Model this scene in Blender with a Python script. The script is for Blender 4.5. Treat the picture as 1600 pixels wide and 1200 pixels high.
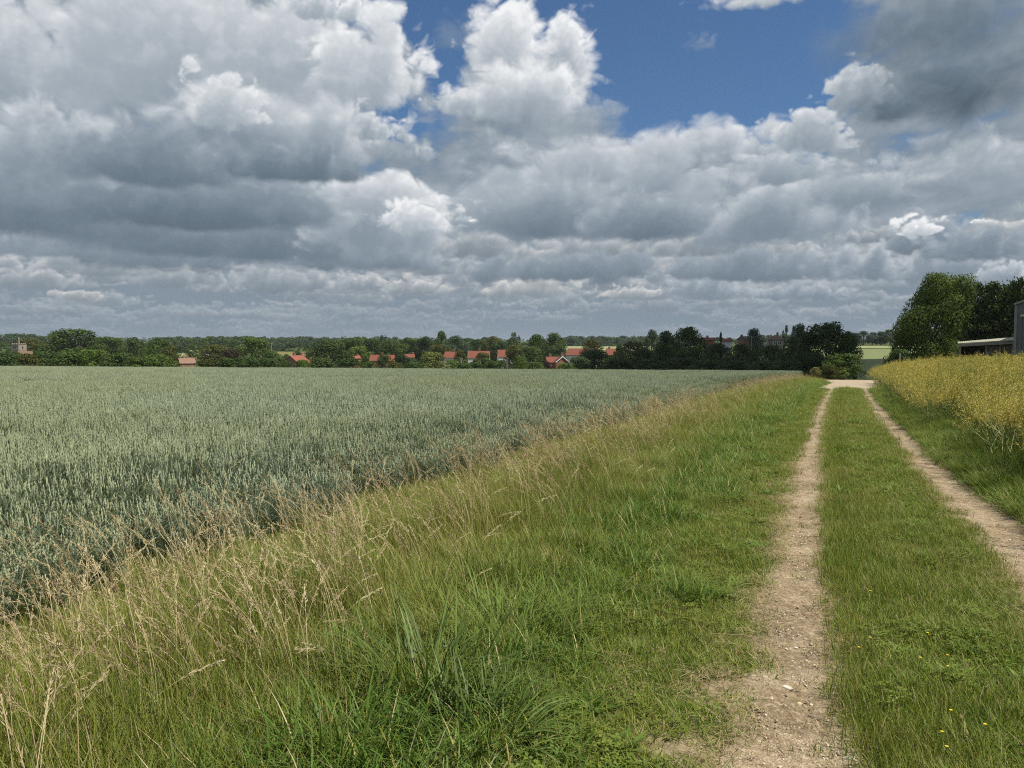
import bpy, bmesh, math, random
import numpy as np
from mathutils import Vector, Matrix

for o in list(bpy.data.objects):
    bpy.data.objects.remove(o, do_unlink=True)
S = bpy.context.scene
COL = S.collection
R = math.radians

# ------------------------------------------------------------------ camera, light, exposure
YAW = R(22.0)                       # the view is turned 22 degrees off the line of the track (+Y)
CY, SY = math.cos(YAW), math.sin(YAW)
EYE = 1.72
PITCH = R(2.86)
FPX = 1202.0                        # focal length in pixels of a 1600 px wide frame
cam = bpy.data.cameras.new('camera')
cam_ob = bpy.data.objects.new('camera', cam)
COL.objects.link(cam_ob)
cam_ob.location = (0, 0, EYE)
cam_ob.rotation_euler = (R(90) - PITCH, 0, YAW)
cam.sensor_width = 36.0
cam.lens = 36.0 * FPX / 1600.0
cam.clip_start = 0.05
cam.clip_end = 30000
S.camera = cam_ob

SUN_EL = R(59)
SUN_AZ = R(90 + 22 - 114)           # from +X, anticlockwise: to the right of the view and slightly behind it
sun = bpy.data.lights.new('sun', 'SUN')
sun.energy = 5.0
sun.angle = R(0.53)
sun.color = (1.0, 0.94, 0.84)
sun_ob = bpy.data.objects.new('sun', sun)
COL.objects.link(sun_ob)
sd = Vector((math.cos(SUN_AZ) * math.cos(SUN_EL), math.sin(SUN_AZ) * math.cos(SUN_EL), math.sin(SUN_EL)))
sun_ob.rotation_euler = (-sd).to_track_quat('-Z', 'Y').to_euler()
sun_ob.location = (0, 0, 60)

S.view_settings.view_transform = 'Standard'
S.view_settings.look = 'None'
S.view_settings.exposure = 0.3
S.view_settings.gamma = 1.0
S.render.engine = 'CYCLES'
S.cycles.use_denoising = False
S.cycles.pixel_filter_type = 'BLACKMAN_HARRIS'
S.cycles.filter_width = 1.1
S.cycles.max_bounces = 6
S.cycles.diffuse_bounces = 3
S.cycles.glossy_bounces = 2
S.cycles.transmission_bounces = 3
S.cycles.transparent_max_bounces = 6
S.cycles.caustics_reflective = False
S.cycles.caustics_refractive = False


def to_dir(x, y):
    """photo pixel -> (azimuth right of the view, elevation) in radians"""
    a, b = (x - 800.0) / FPX, (600.0 - y) / FPX
    f = math.cos(PITCH) + b * math.sin(PITCH)
    z = -math.sin(PITCH) + b * math.cos(PITCH)
    return math.atan2(a, f), math.atan2(z, math.hypot(a, f))


# ------------------------------------------------------------------ node helpers
class V:
    """a float socket with arithmetic"""
    def __init__(s, nt, sock):
        s.nt, s.s = nt, sock

    def _m(s, op, *a):
        n = s.nt.nodes.new('ShaderNodeMath')
        n.operation = op
        for i, x in enumerate((s,) + a):
            if isinstance(x, V):
                s.nt.links.new(x.s, n.inputs[i])
            else:
                n.inputs[i].default_value = x
        return V(s.nt, n.outputs[0])

    def __add__(s, o): return s._m('ADD', o)
    __radd__ = __add__
    def __mul__(s, o): return s._m('MULTIPLY', o)
    __rmul__ = __mul__
    def __sub__(s, o): return s._m('SUBTRACT', o)
    def __rsub__(s, o): return (s * -1.0) + o
    def __truediv__(s, o): return s._m('DIVIDE', o)
    def pw(s, o): return s._m('POWER', o)
    def mx(s, o): return s._m('MAXIMUM', o)
    def mn(s, o): return s._m('MINIMUM', o)
    def exp(s): return s._m('EXPONENT')
    def sqrt(s): return s._m('SQRT')
    def abs(s): return s._m('ABSOLUTE')
    def sin(s): return s._m('SINE')
    def atan2(s, o): return s._m('ARCTAN2', o)
    def asin(s): return s._m('ARCSINE')

    def step(s, a, b, lo=0.0, hi=1.0, kind='SMOOTHSTEP'):
        n = s.nt.nodes.new('ShaderNodeMapRange')
        n.interpolation_type = kind
        s.nt.links.new(s.s, n.inputs[0])
        for i, x in enumerate((a, b, lo, hi)):
            if isinstance(x, V):
                s.nt.links.new(x.s, n.inputs[i + 1])
            else:
                n.inputs[i + 1].default_value = x
        return V(s.nt, n.outputs[0])


def vec(nt, x, y, z):
    n = nt.nodes.new('ShaderNodeCombineXYZ')
    for i, c in enumerate((x, y, z)):
        if isinstance(c, V):
            nt.links.new(c.s, n.inputs[i])
        else:
            n.inputs[i].default_value = c
    return n.outputs[0]


def sep(nt, sock):
    n = nt.nodes.new('ShaderNodeSeparateXYZ')
    nt.links.new(sock, n.inputs[0])
    return [V(nt, n.outputs[i]) for i in range(3)]


def noise(nt, co, scale, detail=4, rough=0.5, lac=2.0, dist=0.0, color=False, dims='3D'):
    n = nt.nodes.new('ShaderNodeTexNoise')
    n.noise_dimensions = dims
    nt.links.new(co, n.inputs['Vector'])
    n.inputs['Scale'].default_value = scale
    n.inputs['Detail'].default_value = detail
    n.inputs['Roughness'].default_value = rough
    n.inputs['Lacunarity'].default_value = lac
    n.inputs['Distortion'].default_value = dist
    return n.outputs['Color'] if color else V(nt, n.outputs[0])


def voro(nt, co, scale, detail=2, rough=0.5, smooth=None):
    n = nt.nodes.new('ShaderNodeTexVoronoi')
    n.feature = 'F1' if smooth is None else 'SMOOTH_F1'
    nt.links.new(co, n.inputs['Vector'])
    n.inputs['Scale'].default_value = scale
    n.inputs['Detail'].default_value = detail
    n.inputs['Roughness'].default_value = rough
    if smooth is not None:
        n.inputs['Smoothness'].default_value = smooth
    n.normalize = True
    return V(nt, n.outputs['Distance'])


def mixc(nt, f, a, b, mode='MIX'):
    n = nt.nodes.new('ShaderNodeMix')
    n.data_type = 'RGBA'
    n.blend_type = mode
    for i, x in ((0, f), (6, a), (7, b)):
        if isinstance(x, V):
            nt.links.new(x.s, n.inputs[i])
        elif isinstance(x, bpy.types.NodeSocket):
            nt.links.new(x, n.inputs[i])
        elif isinstance(x, (int, float)):
            n.inputs[i].default_value = x
        else:
            n.inputs[i].default_value = (x[0], x[1], x[2], 1)
    return n.outputs[2]


def ramp(nt, f, stops):
    n = nt.nodes.new('ShaderNodeValToRGB')
    el = n.color_ramp.elements
    while len(el) < len(stops):
        el.new(0.5)
    for e, (p, c) in zip(el, stops):
        e.position = p
        e.color = (c[0], c[1], c[2], 1)
    nt.links.new(f.s, n.inputs[0])
    return n.outputs[0]


# ------------------------------------------------------------------ sky: Nishita blue behind cumulus computed as a map of directions
def perlin(x, y, seed):
    rs = np.random.RandomState(seed)
    perm = rs.permutation(512)
    ang = rs.rand(512) * 2 * np.pi
    gx, gy = np.cos(ang).astype(np.float32), np.sin(ang).astype(np.float32)
    xi, yi = np.floor(x), np.floor(y)
    xf, yf = x - xi, y - yi
    xi, yi = xi.astype(np.int32), yi.astype(np.int32)
    u, v = xf * xf * xf * (xf * (xf * 6 - 15) + 10), yf * yf * yf * (yf * (yf * 6 - 15) + 10)

    def g(ix, iy, fx, fy):
        h = perm[(perm[ix & 511] + iy) & 511]
        return gx[h] * fx + gy[h] * fy
    a = g(xi, yi, xf, yf)
    b = g(xi + 1, yi, xf - 1, yf)
    c = g(xi, yi + 1, xf, yf - 1)
    d = g(xi + 1, yi + 1, xf - 1, yf - 1)
    a += u * (b - a)
    c += u * (d - c)
    return (a + v * (c - a)) * 1.5


def fbm(x, y, seed, octs, gain=0.5, billow=0.0):
    t = np.zeros_like(x)
    amp, tot = 1.0, 0.0
    for k in range(octs):
        n = perlin(x * 2.03 ** k + 17.3 * k, y * 2.03 ** k - 9.1 * k, seed + k)
        if billow:
            n = n * (1 - billow) + (np.abs(n) * 2.4 - 0.62) * billow
        t += n * amp
        tot += amp
        amp *= gain
    return t / tot


def sstep(x, a, b):
    t = np.clip((x - a) / (b - a), 0, 1)
    return t * t * (3 - 2 * t)


AZ0, AZ1, EL0, EL1, PX = -62.0, 62.0, -2.0, 64.0, 0.055
SKW, SKH = int((AZ1 - AZ0) / PX), int((EL1 - EL0) / PX)
RAMP = np.array([(0.0, 0.080, 0.112, 0.150), (0.2, 0.138, 0.184, 0.232), (0.42, 0.240, 0.295, 0.352), (0.62, 0.385, 0.435, 0.485), (0.82, 0.60, 0.635, 0.67), (1.0, 0.86, 0.87, 0.88)], np.float32)


def tint(l, warm=0.0):
    c = np.stack([np.interp(l, RAMP[:, 0], RAMP[:, i]) for i in (1, 2, 3)], -1).astype(np.float32)
    if warm:
        c *= np.array([1 + warm, 1.0, 1 - warm], np.float32)
    return c


def cloud_map():
    rgb = np.zeros((SKH, SKW, 3), np.float32)
    alp = np.zeros((SKH, SKW), np.float32)
    A, E = np.meshgrid(np.linspace(AZ0, AZ1, SKW, dtype=np.float32), np.linspace(EL0, EL1, SKH, dtype=np.float32))

    def over(sl, c, a):
        rgb[sl] = rgb[sl] * (1 - a[..., None]) + c * a[..., None]
        alp[sl] = alp[sl] * (1 - a) + a

    # a broken veil behind everything, with the blue gaps left open
    def blob(x, y, rx, ry):
        a0, e0 = np.degrees(to_dir(x, y))
        ra, re = np.degrees(to_dir(x + rx, y))[0] - a0, np.degrees(to_dir(x, y - ry))[1] - e0
        return np.exp(-(((A - a0) / ra) ** 2 + ((E - e0) / re) ** 2))
    hole = np.zeros_like(A)
    for x, y, rx, ry, w in [(1100, 30, 190, 140, 1.6), (1190, 140, 120, 95, 1.5), (1000, 110, 95, 95, 1.3), (1240, 60, 70, 100, 0.8),
                            (655, 15, 130, 45, 1.3), (700, 95, 50, 85, 0.9), (612, 186, 55, 34, 1.0), (193, 42, 20, 26, 1.1), (862, 8, 40, 40, 1.2),
                            (575, 5, 70, 30, 0.9), (1235, 268, 60, 18, 0.5), (1510, 345, 60, 30, 0.5), (1200, 205, 60, 45, 0.7), (930, 40, 40, 80, 0.9)]:
        hole += w * blob(x, y, rx, ry)
    sq = 1.0 / (0.06 + np.clip(E, 0, 90) / 60.0)
    n = fbm(A * 0.11 * np.sqrt(sq) * 0.6, E * 0.30 * np.sqrt(sq) * 0.6, 11, 7, 0.55)
    n2 = fbm(A * 0.2, E * 0.42, 31, 7, 0.55, 0.5)
    cov = 0.55 + n * 0.9 + n2 * 0.5 - hole + 0.6 * (1 - sstep(E, 4, 12)) + 0.1
    a = sstep(cov, 0.0, 0.5)
    lum = 0.47 + n * 0.30 + n2 * 0.22
    lum = lum * sstep(E, 1.0, 13.0) + 0.36 * (1 - sstep(E, 1.0, 13.0))
    over(np.s_[:, :], tint(np.clip(lum, 0.1, 0.8)), a)
    # the lowest sky: pale blue-grey air
    low = (1 - sstep(E, 0.2, 6.0))[..., None]
    rgb[:] = rgb * (1 - low * 0.75) + np.array((0.205, 0.27, 0.335), np.float32) * low * 0.75

    seed = [100]

    def unit(x, y, rx, ry, top=0.95, dark=0.22, amp=0.8, soft=0.22, base=0.55, freq=1.0, kt=3.2, lx=0.35, warm=0.0, aw=1.0, deg=False, bill=0.75, shade=0.5):
        """one cumulus: noisy dome over a flatter base, lit from above"""
        seed[0] += 13
        if deg:
            a0, e0, ra, re = x, y, rx, ry
        else:
            a0, e0 = np.degrees(to_dir(x, y))
            ra, re = np.degrees(to_dir(x + rx, y))[0] - a0, np.degrees(to_dir(x, y - ry))[1] - e0
        m = 1.75
        i0, i1 = int((a0 - m * ra - AZ0) / PX), int((a0 + m * ra - AZ0) / PX)
        j0, j1 = int((e0 - m * re - EL0) / PX), int((e0 + m * re * 1.1 - EL0) / PX)
        i0, j0, i1, j1 = max(i0, 0), max(j0, 0), min(i1, SKW), min(j1, SKH)
        if i1 - i0 < 3 or j1 - j0 < 3:
            return
        sl = np.s_[j0:j1, i0:i1]
        a_, e_ = A[sl], E[sl]
        X, Y = (a_ - a0) / ra, (e_ - e0) / re
        Y2 = np.where(Y < 0, Y / base, Y)
        prof = 1 - np.sqrt(X * X + Y2 * Y2)
        f = freq * 1.35 / math.sqrt(ra * re)
        octs = int(np.clip(math.log2(1.0 / (f * PX * 2.2)), 2, 9))
        wx = fbm(a_ * f * 0.7, e_ * f * 0.7, seed[0] + 5, 3, 0.5)
        n_ = fbm(a_ * f * 0.85 + wx * 0.45, e_ * f * 1.15 + wx[::-1] * 0.3, seed[0], octs, 0.51, bill)
        d = prof + amp * n_ * np.where(Y < 0, 0.75, 1.0)
        al = sstep(d, -0.02, soft * 1.75) * aw
        t = np.clip(d + 0.02, 0, 0.8)
        tau = np.zeros_like(t)
        K, prev = 12, 0.0
        for k in range(1, K + 1):
            q = 0.85 * re * (k / K) ** 1.6
            oy, ox = int(round(q / PX)), int(round(q * lx / PX))
            oy, ox = min(oy, t.shape[0] - 1), min(ox, t.shape[1] - 1)
            sh = np.zeros_like(t)
            sh[:t.shape[0] - oy, :t.shape[1] - ox] = t[oy:, ox:]
            tau += sh * (q - prev) / re
            prev = q
        T = np.exp(-kt * tau)
        nf = fbm(a_ * f * 2.6, e_ * f * 3.0, seed[0] + 71, max(octs - 1, 2), 0.58, 0.4)
        l = dark + (top - dark) * T + nf * 0.12 * (0.35 + T) - shade * 0.12 * sstep(-Y, -0.2, 0.6)
        l = (l - 0.46) * 1.08 + 0.475
        over(sl, tint(np.clip(l, 0.0, 1.0), warm), al)

    rs = np.random.RandomState(5)
    # rows of small clouds low over the horizon
    for row, (e, k) in enumerate([(1.0, 60), (1.6, 60), (2.2, 54), (3.0, 48), (3.8, 42), (4.6, 36), (5.6, 26), (6.8, 20)]):
        for q in range(k):
            a = rs.uniform(-62, 62)
            r = (0.55 + e * 0.42) * rs.uniform(0.6, 1.5)
            hz = np.clip(e / 6.0, 0.12, 1)
            unit(a, e + rs.uniform(-0.3, 0.3), r * 1.4, r * rs.uniform(0.28, 0.42), top=0.54 + 0.36 * hz * rs.uniform(0.5, 1.15), dark=0.40 - 0.10 * hz,
                 amp=0.8, soft=0.35, base=0.4, kt=4.5, warm=0.045 * hz, aw=0.35 + 0.6 * hz, deg=True)
    # the sky above and beside the photograph goes on in the same way
    for q in range(60):
        e = rs.uniform(8, 62)
        a = rs.uniform(-62, 62)
        if abs(a) < 40 and e < 31:
            continue
        r = rs.uniform(4, 11)
        unit(a, e, r, r * 0.5, top=rs.uniform(0.75, 0.98), dark=rs.uniform(0.15, 0.35), deg=True)
    for u in UNITS:
        unit(*u[:4], **(u[4] if len(u) > 4 else {}))
    return rgb, alp


# where the single clouds stand (photo pixels turned into directions), farthest first
UNITS = [
    # warm little heads above the horizon
    (650, 452, 70, 22, dict(top=0.82, dark=0.34, warm=0.05, soft=0.3)), (830, 455, 95, 24, dict(top=0.86, dark=0.34, warm=0.06, soft=0.3)),
    (985, 462, 50, 16, dict(top=0.8, dark=0.36, warm=0.05)), (560, 445, 55, 20, dict(top=0.75, dark=0.34, warm=0.04)),
    (440, 445, 120, 26, dict(top=0.66, dark=0.32, warm=0.03)), (45, 440, 90, 24, dict(top=0.66, dark=0.34, warm=0.04)), (125, 466, 45, 13, dict(top=0.74, dark=0.38, warm=0.07)),
    (1110, 455, 90, 26, dict(top=0.68, dark=0.33)), (1330, 420, 110, 36, dict(top=0.72, dark=0.3)), (1480, 420, 90, 40, dict(top=0.7, dark=0.3)), (1570, 430, 50, 24, dict(top=0.8, dark=0.36)),
    (1250, 460, 80, 18, dict(top=0.66, dark=0.34)),
    (240, 400, 260, 40, dict(top=0.5, dark=0.26, kt=2.5)), (880, 425, 200, 36, dict(top=0.52, dark=0.24)), (1180, 425, 170, 40, dict(top=0.52, dark=0.26)),
    (560, 405, 170, 36, dict(top=0.55, dark=0.26)),
    # middle distance
    (1450, 375, 90, 46, dict(top=0.62, dark=0.27)), (1530, 390, 110, 40, dict(top=0.55, dark=0.27)), (1435, 360, 42, 24, dict(top=1.0, dark=0.55, kt=2.0)), (1528, 347, 14, 6, dict(top=0.98, dark=0.7)),
    (1210, 350, 180, 70, dict(top=0.74, dark=0.30)), (1500, 270, 170, 70, dict(top=0.70, dark=0.40, kt=2.0, soft=0.45)), (1330, 300, 140, 60, dict(top=0.74, dark=0.36, soft=0.35)),
    (1080, 250, 220, 60, dict(top=0.86, dark=0.36, amp=0.6)), (1210, 270, 120, 40, dict(top=0.72, dark=0.42)), (1270, 215, 70, 55, dict(top=0.82, dark=0.42)),
    (930, 300, 260, 85, dict(top=0.78, dark=0.26, amp=0.6)), (860, 340, 190, 80, dict(top=0.66, dark=0.17, amp=0.5, kt=2.6)), (1010, 350, 130, 60, dict(top=0.6, dark=0.2, amp=0.5)),
    (330, 380, 300, 60, dict(top=0.44, dark=0.2, amp=0.5)),
    (600, 350, 150, 80, dict(top=0.86, dark=0.30, kt=2.2, base=0.75)), (470, 335, 120, 60, dict(top=0.72, dark=0.3, kt=2.0, soft=0.4)),
    (650, 345, 70, 44, dict(top=0.95, dark=0.45, kt=1.8)),
    # the turret over the middle
    (800, 180, 140, 60, dict(top=0.74, dark=0.32, soft=0.4)), (930, 190, 60, 50, dict(top=0.66, dark=0.4, soft=0.5, aw=0.7)), (715, 60, 50, 55, dict(top=0.55, dark=0.42, aw=0.45, soft=0.7)),
    (885, 75, 48, 70, dict(top=0.98, dark=0.42, amp=0.5, base=1.3, kt=2.0)), (790, 70, 75, 85, dict(top=0.98, dark=0.46, amp=0.55, base=1.2, kt=1.8)), (740, 165, 75, 40, dict(top=0.92, dark=0.42, amp=0.6)),
    (825, 150, 110, 70, dict(top=0.95, dark=0.36, amp=0.55, kt=2.2, base=0.7)),
    # the great bank on the left
    (90, 330, 330, 90, dict(top=0.5, dark=0.16, kt=2.2, amp=0.5)), (300, 330, 260, 70, dict(top=0.46, dark=0.14, amp=0.5, base=0.5)),
    (120, 50, 190, 110, dict(top=0.62, dark=0.34, soft=0.4, kt=1.8)), (20, 90, 120, 110, dict(top=0.82, dark=0.42, kt=1.8)),
    (310, 110, 250, 130, dict(top=0.74, dark=0.40, amp=0.6, kt=1.5, base=0.9)), (460, 75, 150, 100, dict(top=0.80, dark=0.46, kt=1.4, base=0.9)),
    (575, 120, 105, 95, dict(top=0.92, dark=0.42, kt=1.7, base=0.8)), (500, 15, 60, 40, dict(top=0.92, dark=0.5)),
    (600, 235, 90, 36, dict(top=0.78, dark=0.40, soft=0.35)), (560, 200, 60, 34, dict(top=0.84, dark=0.44)),
    (90, 240, 150, 90, dict(top=0.74, dark=0.3, kt=2.0)), (400, 215, 190, 90, dict(top=0.80, dark=0.22, amp=0.6, kt=2.6, base=0.8)), (350, 175, 75, 60, dict(top=0.88, dark=0.42, kt=1.8)),
    (250, 260, 210, 70, dict(top=0.5, dark=0.16, amp=0.5, kt=2.4)), (450, 265, 150, 45, dict(top=0.48, dark=0.16, amp=0.5)),
    # dark cloud top right
    (1190, 0, 120, 26, dict(top=0.85, dark=0.5, soft=0.5, kt=1.4)), (1095, 70, 30, 26, dict(top=0.6, dark=0.5, soft=0.8, aw=0.4)),
    (1340, 150, 60, 60, dict(top=0.80, dark=0.4)), (1460, 40, 230, 110, dict(top=0.36, dark=0.12, amp=0.5, kt=1.4, soft=0.5, base=1.0)),
    (1500, 140, 230, 90, dict(top=0.30, dark=0.0, amp=0.45, kt=2.4, soft=0.5, base=0.75)), (1400, 175, 90, 44, dict(top=0.34, dark=0.08, amp=0.5, soft=0.5)),
]
world = bpy.data.worlds.new('World')
S.world = world
world.use_nodes = True
wt = world.node_tree
wt.nodes.clear()
_rgb, _alp = cloud_map()
cimg = bpy.data.images.new('cumulus', SKW, SKH, alpha=True, float_buffer=True)
cimg.colorspace_settings.name = 'Linear Rec.709'
_buf = np.empty((SKH, SKW, 4), np.float32)
_buf[..., :3] = _rgb / np.maximum(_alp, 1e-3)[..., None]
_buf[..., 3] = _alp
cimg.alpha_mode = 'CHANNEL_PACKED'
cimg.pixels.foreach_set(_buf.ravel())
cimg.pack()
del _rgb, _alp, _buf
tc = wt.nodes.new('ShaderNodeTexCoord')
dx, dy, dz = sep(wt, tc.outputs['Generated'])
ux = dx * CY + dy * SY               # right of the view heading
vy = dy * CY - dx * SY
az = ux.atan2(vy) * (180 / math.pi)
el = dz.mx(-1.0).mn(1.0).asin() * (180 / math.pi)
ti = wt.nodes.new('ShaderNodeTexImage')
ti.image = cimg
ti.extension = 'MIRROR'
ti.interpolation = 'Linear'
wt.links.new(vec(wt, (az - AZ0) * (1 / (AZ1 - AZ0)), (el - EL0) * (1 / (EL1 - EL0)), 0.0), ti.inputs[0])
sky = wt.nodes.new('ShaderNodeTexSky')
sky.sky_type = 'NISHITA'
sky.sun_disc = False
sky.sun_elevation = SUN_EL
sky.sun_rotation = R(90) - SUN_AZ
sky.altitude = 60
sky.air_density = 1.0
sky.dust_density = 0.6
sky.ozone_density = 2.0
SKY_K = 0.10
blue = mixc(wt, 1.0, sky.outputs[0], (0.44, 0.585, 0.72), 'MULTIPLY')
sc = wt.nodes.new('ShaderNodeVectorMath')
sc.operation = 'SCALE'
wt.links.new(ti.outputs['Color'], sc.inputs[0])
sc.inputs['Scale'].default_value = 0.85 / SKY_K
final = mixc(wt, V(wt, ti.outputs['Alpha']), blue, sc.outputs[0])
bg = wt.nodes.new('ShaderNodeBackground')
bg.inputs['Strength'].default_value = SKY_K
wt.links.new(final, bg.inputs['Color'])
wo = wt.nodes.new('ShaderNodeOutputWorld')
wt.links.new(bg.outputs[0], wo.inputs['Surface'])
world.cycles.sampling_method = 'MANUAL'
world.cycles.sample_map_resolution = 1024

# ------------------------------------------------------------------ scene helpers
rng = np.random.RandomState(7)


def tag(o, label=None, cat=None, group=None, kind=None):
    if label: o['label'] = label
    if cat: o['category'] = cat
    if group: o['group'] = group
    if kind: o['kind'] = kind
    return o


def thing(name, label, cat, loc=(0, 0, 0), rz=0.0, scale=(1, 1, 1), group=None):
    o = bpy.data.objects.new(name, None)
    COL.objects.link(o)
    o.empty_display_size = 0.3
    o.location, o.rotation_euler, o.scale = loc, (0, 0, rz), scale
    return tag(o, label, cat, group)


def add(name, mesh, parent=None, link=True):
    o = bpy.data.objects.new(name, mesh)
    if link:
        COL.objects.link(o)
    if parent is not None:
        o.parent = parent
    return o


class MB:
    """collects faces of one mesh"""
    def __init__(s):
        s.v, s.f, s.m, s.t = [], [], [], []
        s.n = 0

    def put(s, verts, faces, mat=0, tintv=0.5):
        b = s.n
        s.v.extend(verts)
        s.n += len(verts)
        for f in faces:
            s.f.append([i + b for i in f])
            s.m.append(mat)
            s.t.append(tintv)

    def box(s, x0, x1, y0, y1, z0, z1, mat=0):
        v = [(x, y, z) for z in (z0, z1) for y in (y0, y1) for x in (x0, x1)]
        s.put(v, [(0, 2, 3, 1), (4, 5, 7, 6), (0, 1, 5, 4), (2, 6, 7, 3), (0, 4, 6, 2), (1, 3, 7, 5)], mat)

    def tube(s, pts, rad, sides=6, mat=0, cap=True, tintv=0.5):
        pts = [Vector(p) for p in pts]
        rings = []
        for i, p in enumerate(pts):
            d = (pts[min(i + 1, len(pts) - 1)] - pts[max(i - 1, 0)]).normalized()
            a = d.orthogonal().normalized()
            if i and abs(a.dot(pa)) < 0.2:
                a = (pa - d * pa.dot(d)).normalized()
            elif i:
                a = (pa - d * pa.dot(d)).normalized()
            pa = a
            b = d.cross(a)
            r = rad[i] if hasattr(rad, '__len__') else rad
            rings.append([p + (a * math.cos(q) + b * math.sin(q)) * r for q in [2 * math.pi * k / sides for k in range(sides)]])
        v = [tuple(x) for r_ in rings for x in r_]
        f = []
        for i in range(len(pts) - 1):
            for k in range(sides):
                k2 = (k + 1) % sides
                f.append((i * sides + k, i * sides + k2, (i + 1) * sides + k2, (i + 1) * sides + k))
        if cap:
            f.append(tuple(range(sides))[::-1])
            f.append(tuple((len(pts) - 1) * sides + k for k in range(sides)))
        s.put(v, f, mat, tintv)

    def mesh(s, name, mats, smooth=False):
        me = bpy.data.meshes.new(name)
        me.from_pydata([tuple(p) for p in s.v], [], s.f)
        for m in (mats if isinstance(mats, (list, tuple)) else [mats]):
            me.materials.append(m)
        me.polygons.foreach_set('material_index', np.array(s.m, np.int32))
        at = me.attributes.new('tint', 'FLOAT', 'FACE')
        at.data.foreach_set('value', np.array(s.t, np.float32))
        if smooth:
            me.polygons.foreach_set('use_smooth', np.ones(len(s.f), bool))
        me.update()
        return me


def new_mat(name):
    m = bpy.data.materials.new(name)
    m.use_nodes = True
    nt = m.node_tree
    nt.nodes.clear()
    out = nt.nodes.new('ShaderNodeOutputMaterial')
    return m, nt, out


def principled(nt, out, color, rough=0.8, spec=0.3, bump=None, bump_d=0.01, metallic=0.0):
    p = nt.nodes.new('ShaderNodeBsdfPrincipled')
    if isinstance(color, bpy.types.NodeSocket):
        nt.links.new(color, p.inputs['Base Color'])
    else:
        p.inputs['Base Color'].default_value = (*color, 1)
    if isinstance(rough, V):
        nt.links.new(rough.s, p.inputs['Roughness'])
    else:
        p.inputs['Roughness'].default_value = rough
    p.inputs['Specular IOR Level'].default_value = spec
    p.inputs['Metallic'].default_value = metallic
    if bump is not None:
        b = nt.nodes.new('ShaderNodeBump')
        b.inputs['Distance'].default_value = bump_d
        nt.links.new(bump.s, b.inputs['Height'])
        nt.links.new(b.outputs[0], p.inputs['Normal'])
    if out is not None:
        nt.links.new(p.outputs[0], out.inputs['Surface'])
    return p


def pos(nt):
    n = nt.nodes.new('ShaderNodeNewGeometry')
    return n.outputs['Position']


def obco(nt):
    n = nt.nodes.new('ShaderNodeTexCoord')
    return n.outputs['Object']


def attr(nt, name):
    n = nt.nodes.new('ShaderNodeAttribute')
    n.attribute_name = name
    return V(nt, n.outputs['Fac'])


def leaf_mat(name, stops, patch=None, patch_scale=0.5, trans=0.35, rough=0.55, spec=0.25, inst=0.25, tcol=1.25):
    """thin leaves: colour varies from leaf to leaf, from clump to clump and in drifts over the ground; light shows through"""
    m, nt, out = new_mat(name)
    t = attr(nt, 'tint')
    oi = nt.nodes.new('ShaderNodeObjectInfo')
    f = t + (V(nt, oi.outputs['Random']) - 0.5) * inst
    f = f.mx(0.0).mn(1.0)
    c = ramp(nt, f, stops)
    if patch:
        n = noise(nt, pos(nt), patch_scale, 3, 0.55)
        c = mixc(nt, n.step(0.40, 0.64), c, mixc(nt, 0.5, c, patch))
    p = principled(nt, None, c, rough, spec)
    tr = nt.nodes.new('ShaderNodeBsdfTranslucent')
    tcn = mixc(nt, 1.0, c, (tcol, tcol, tcol * 0.6), 'MULTIPLY')
    nt.links.new(tcn, tr.inputs['Color'])
    mx = nt.nodes.new('ShaderNodeMixShader')
    mx.inputs[0].default_value = trans
    nt.links.new(p.outputs[0], mx.inputs[1])
    nt.links.new(tr.outputs[0], mx.inputs[2])
    nt.links.new(mx.outputs[0], out.inputs['Surface'])
    return m


# ------------------------------------------------------------------ terrain
def bend(Y):
    return 0.00035 * np.clip(Y, 0, 90) ** 2       # the track swings gently to the right


FAR_R = np.array([0, 110, 130, 160, 200, 260, 330, 420, 480, 650, 1000, 1500, 2500, 4000, 9000.])
FAR_L = np.array([0, -2.6, -3.6, -5.4, -8.0, -10, -10.3, -8.7, -6.6, -2.8, 0.6, 4.0, 13.0, 22.0, 22.0])
FAR_Q = np.array([0, -2.9, -4.6, -7.0, -9.6, -11, -9.9, -5.6, -3.0, 2.2, 3.5, 5.0, 13.0, 22.0, 22.0])


def ground_z(X, Y):
    X, Y = np.asarray(X, float), np.asarray(Y, float)
    u = X * CY + Y * SY
    v = np.clip(Y * CY - X * SY, -25, 400)
    r = np.hypot(X, Y)
    near = -0.0085 * v - 0.0059 * np.clip(u, -120, 120) - 0.00015 * v * v
    xb = X - bend(Y) - 2.3
    near = near + 0.045 * np.clip(xb, 0, 6) + 0.02 * np.clip(xb - 6, 0, 22)
    azd = np.degrees(np.arctan2(u, Y * CY - X * SY))
    w = sstep(azd, 14.0, 21.0)
    far = np.interp(r, FAR_R, FAR_L) * (1 - w) + np.interp(r, FAR_R, FAR_Q) * w
    t = sstep(r, 92, 150)
    return near * (1 - t) + far * t


def place(px, r):
    """a point r metres away, in the direction of a photo column"""
    a = to_dir(px, 545)[0]
    th = math.pi / 2 + YAW - a
    x, y = r * math.cos(th), r * math.sin(th)
    return x, y, float(ground_z(x, y))


def z_at(py, px, r):
    return EYE + math.tan(to_dir(px, py)[1]) * r


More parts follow.
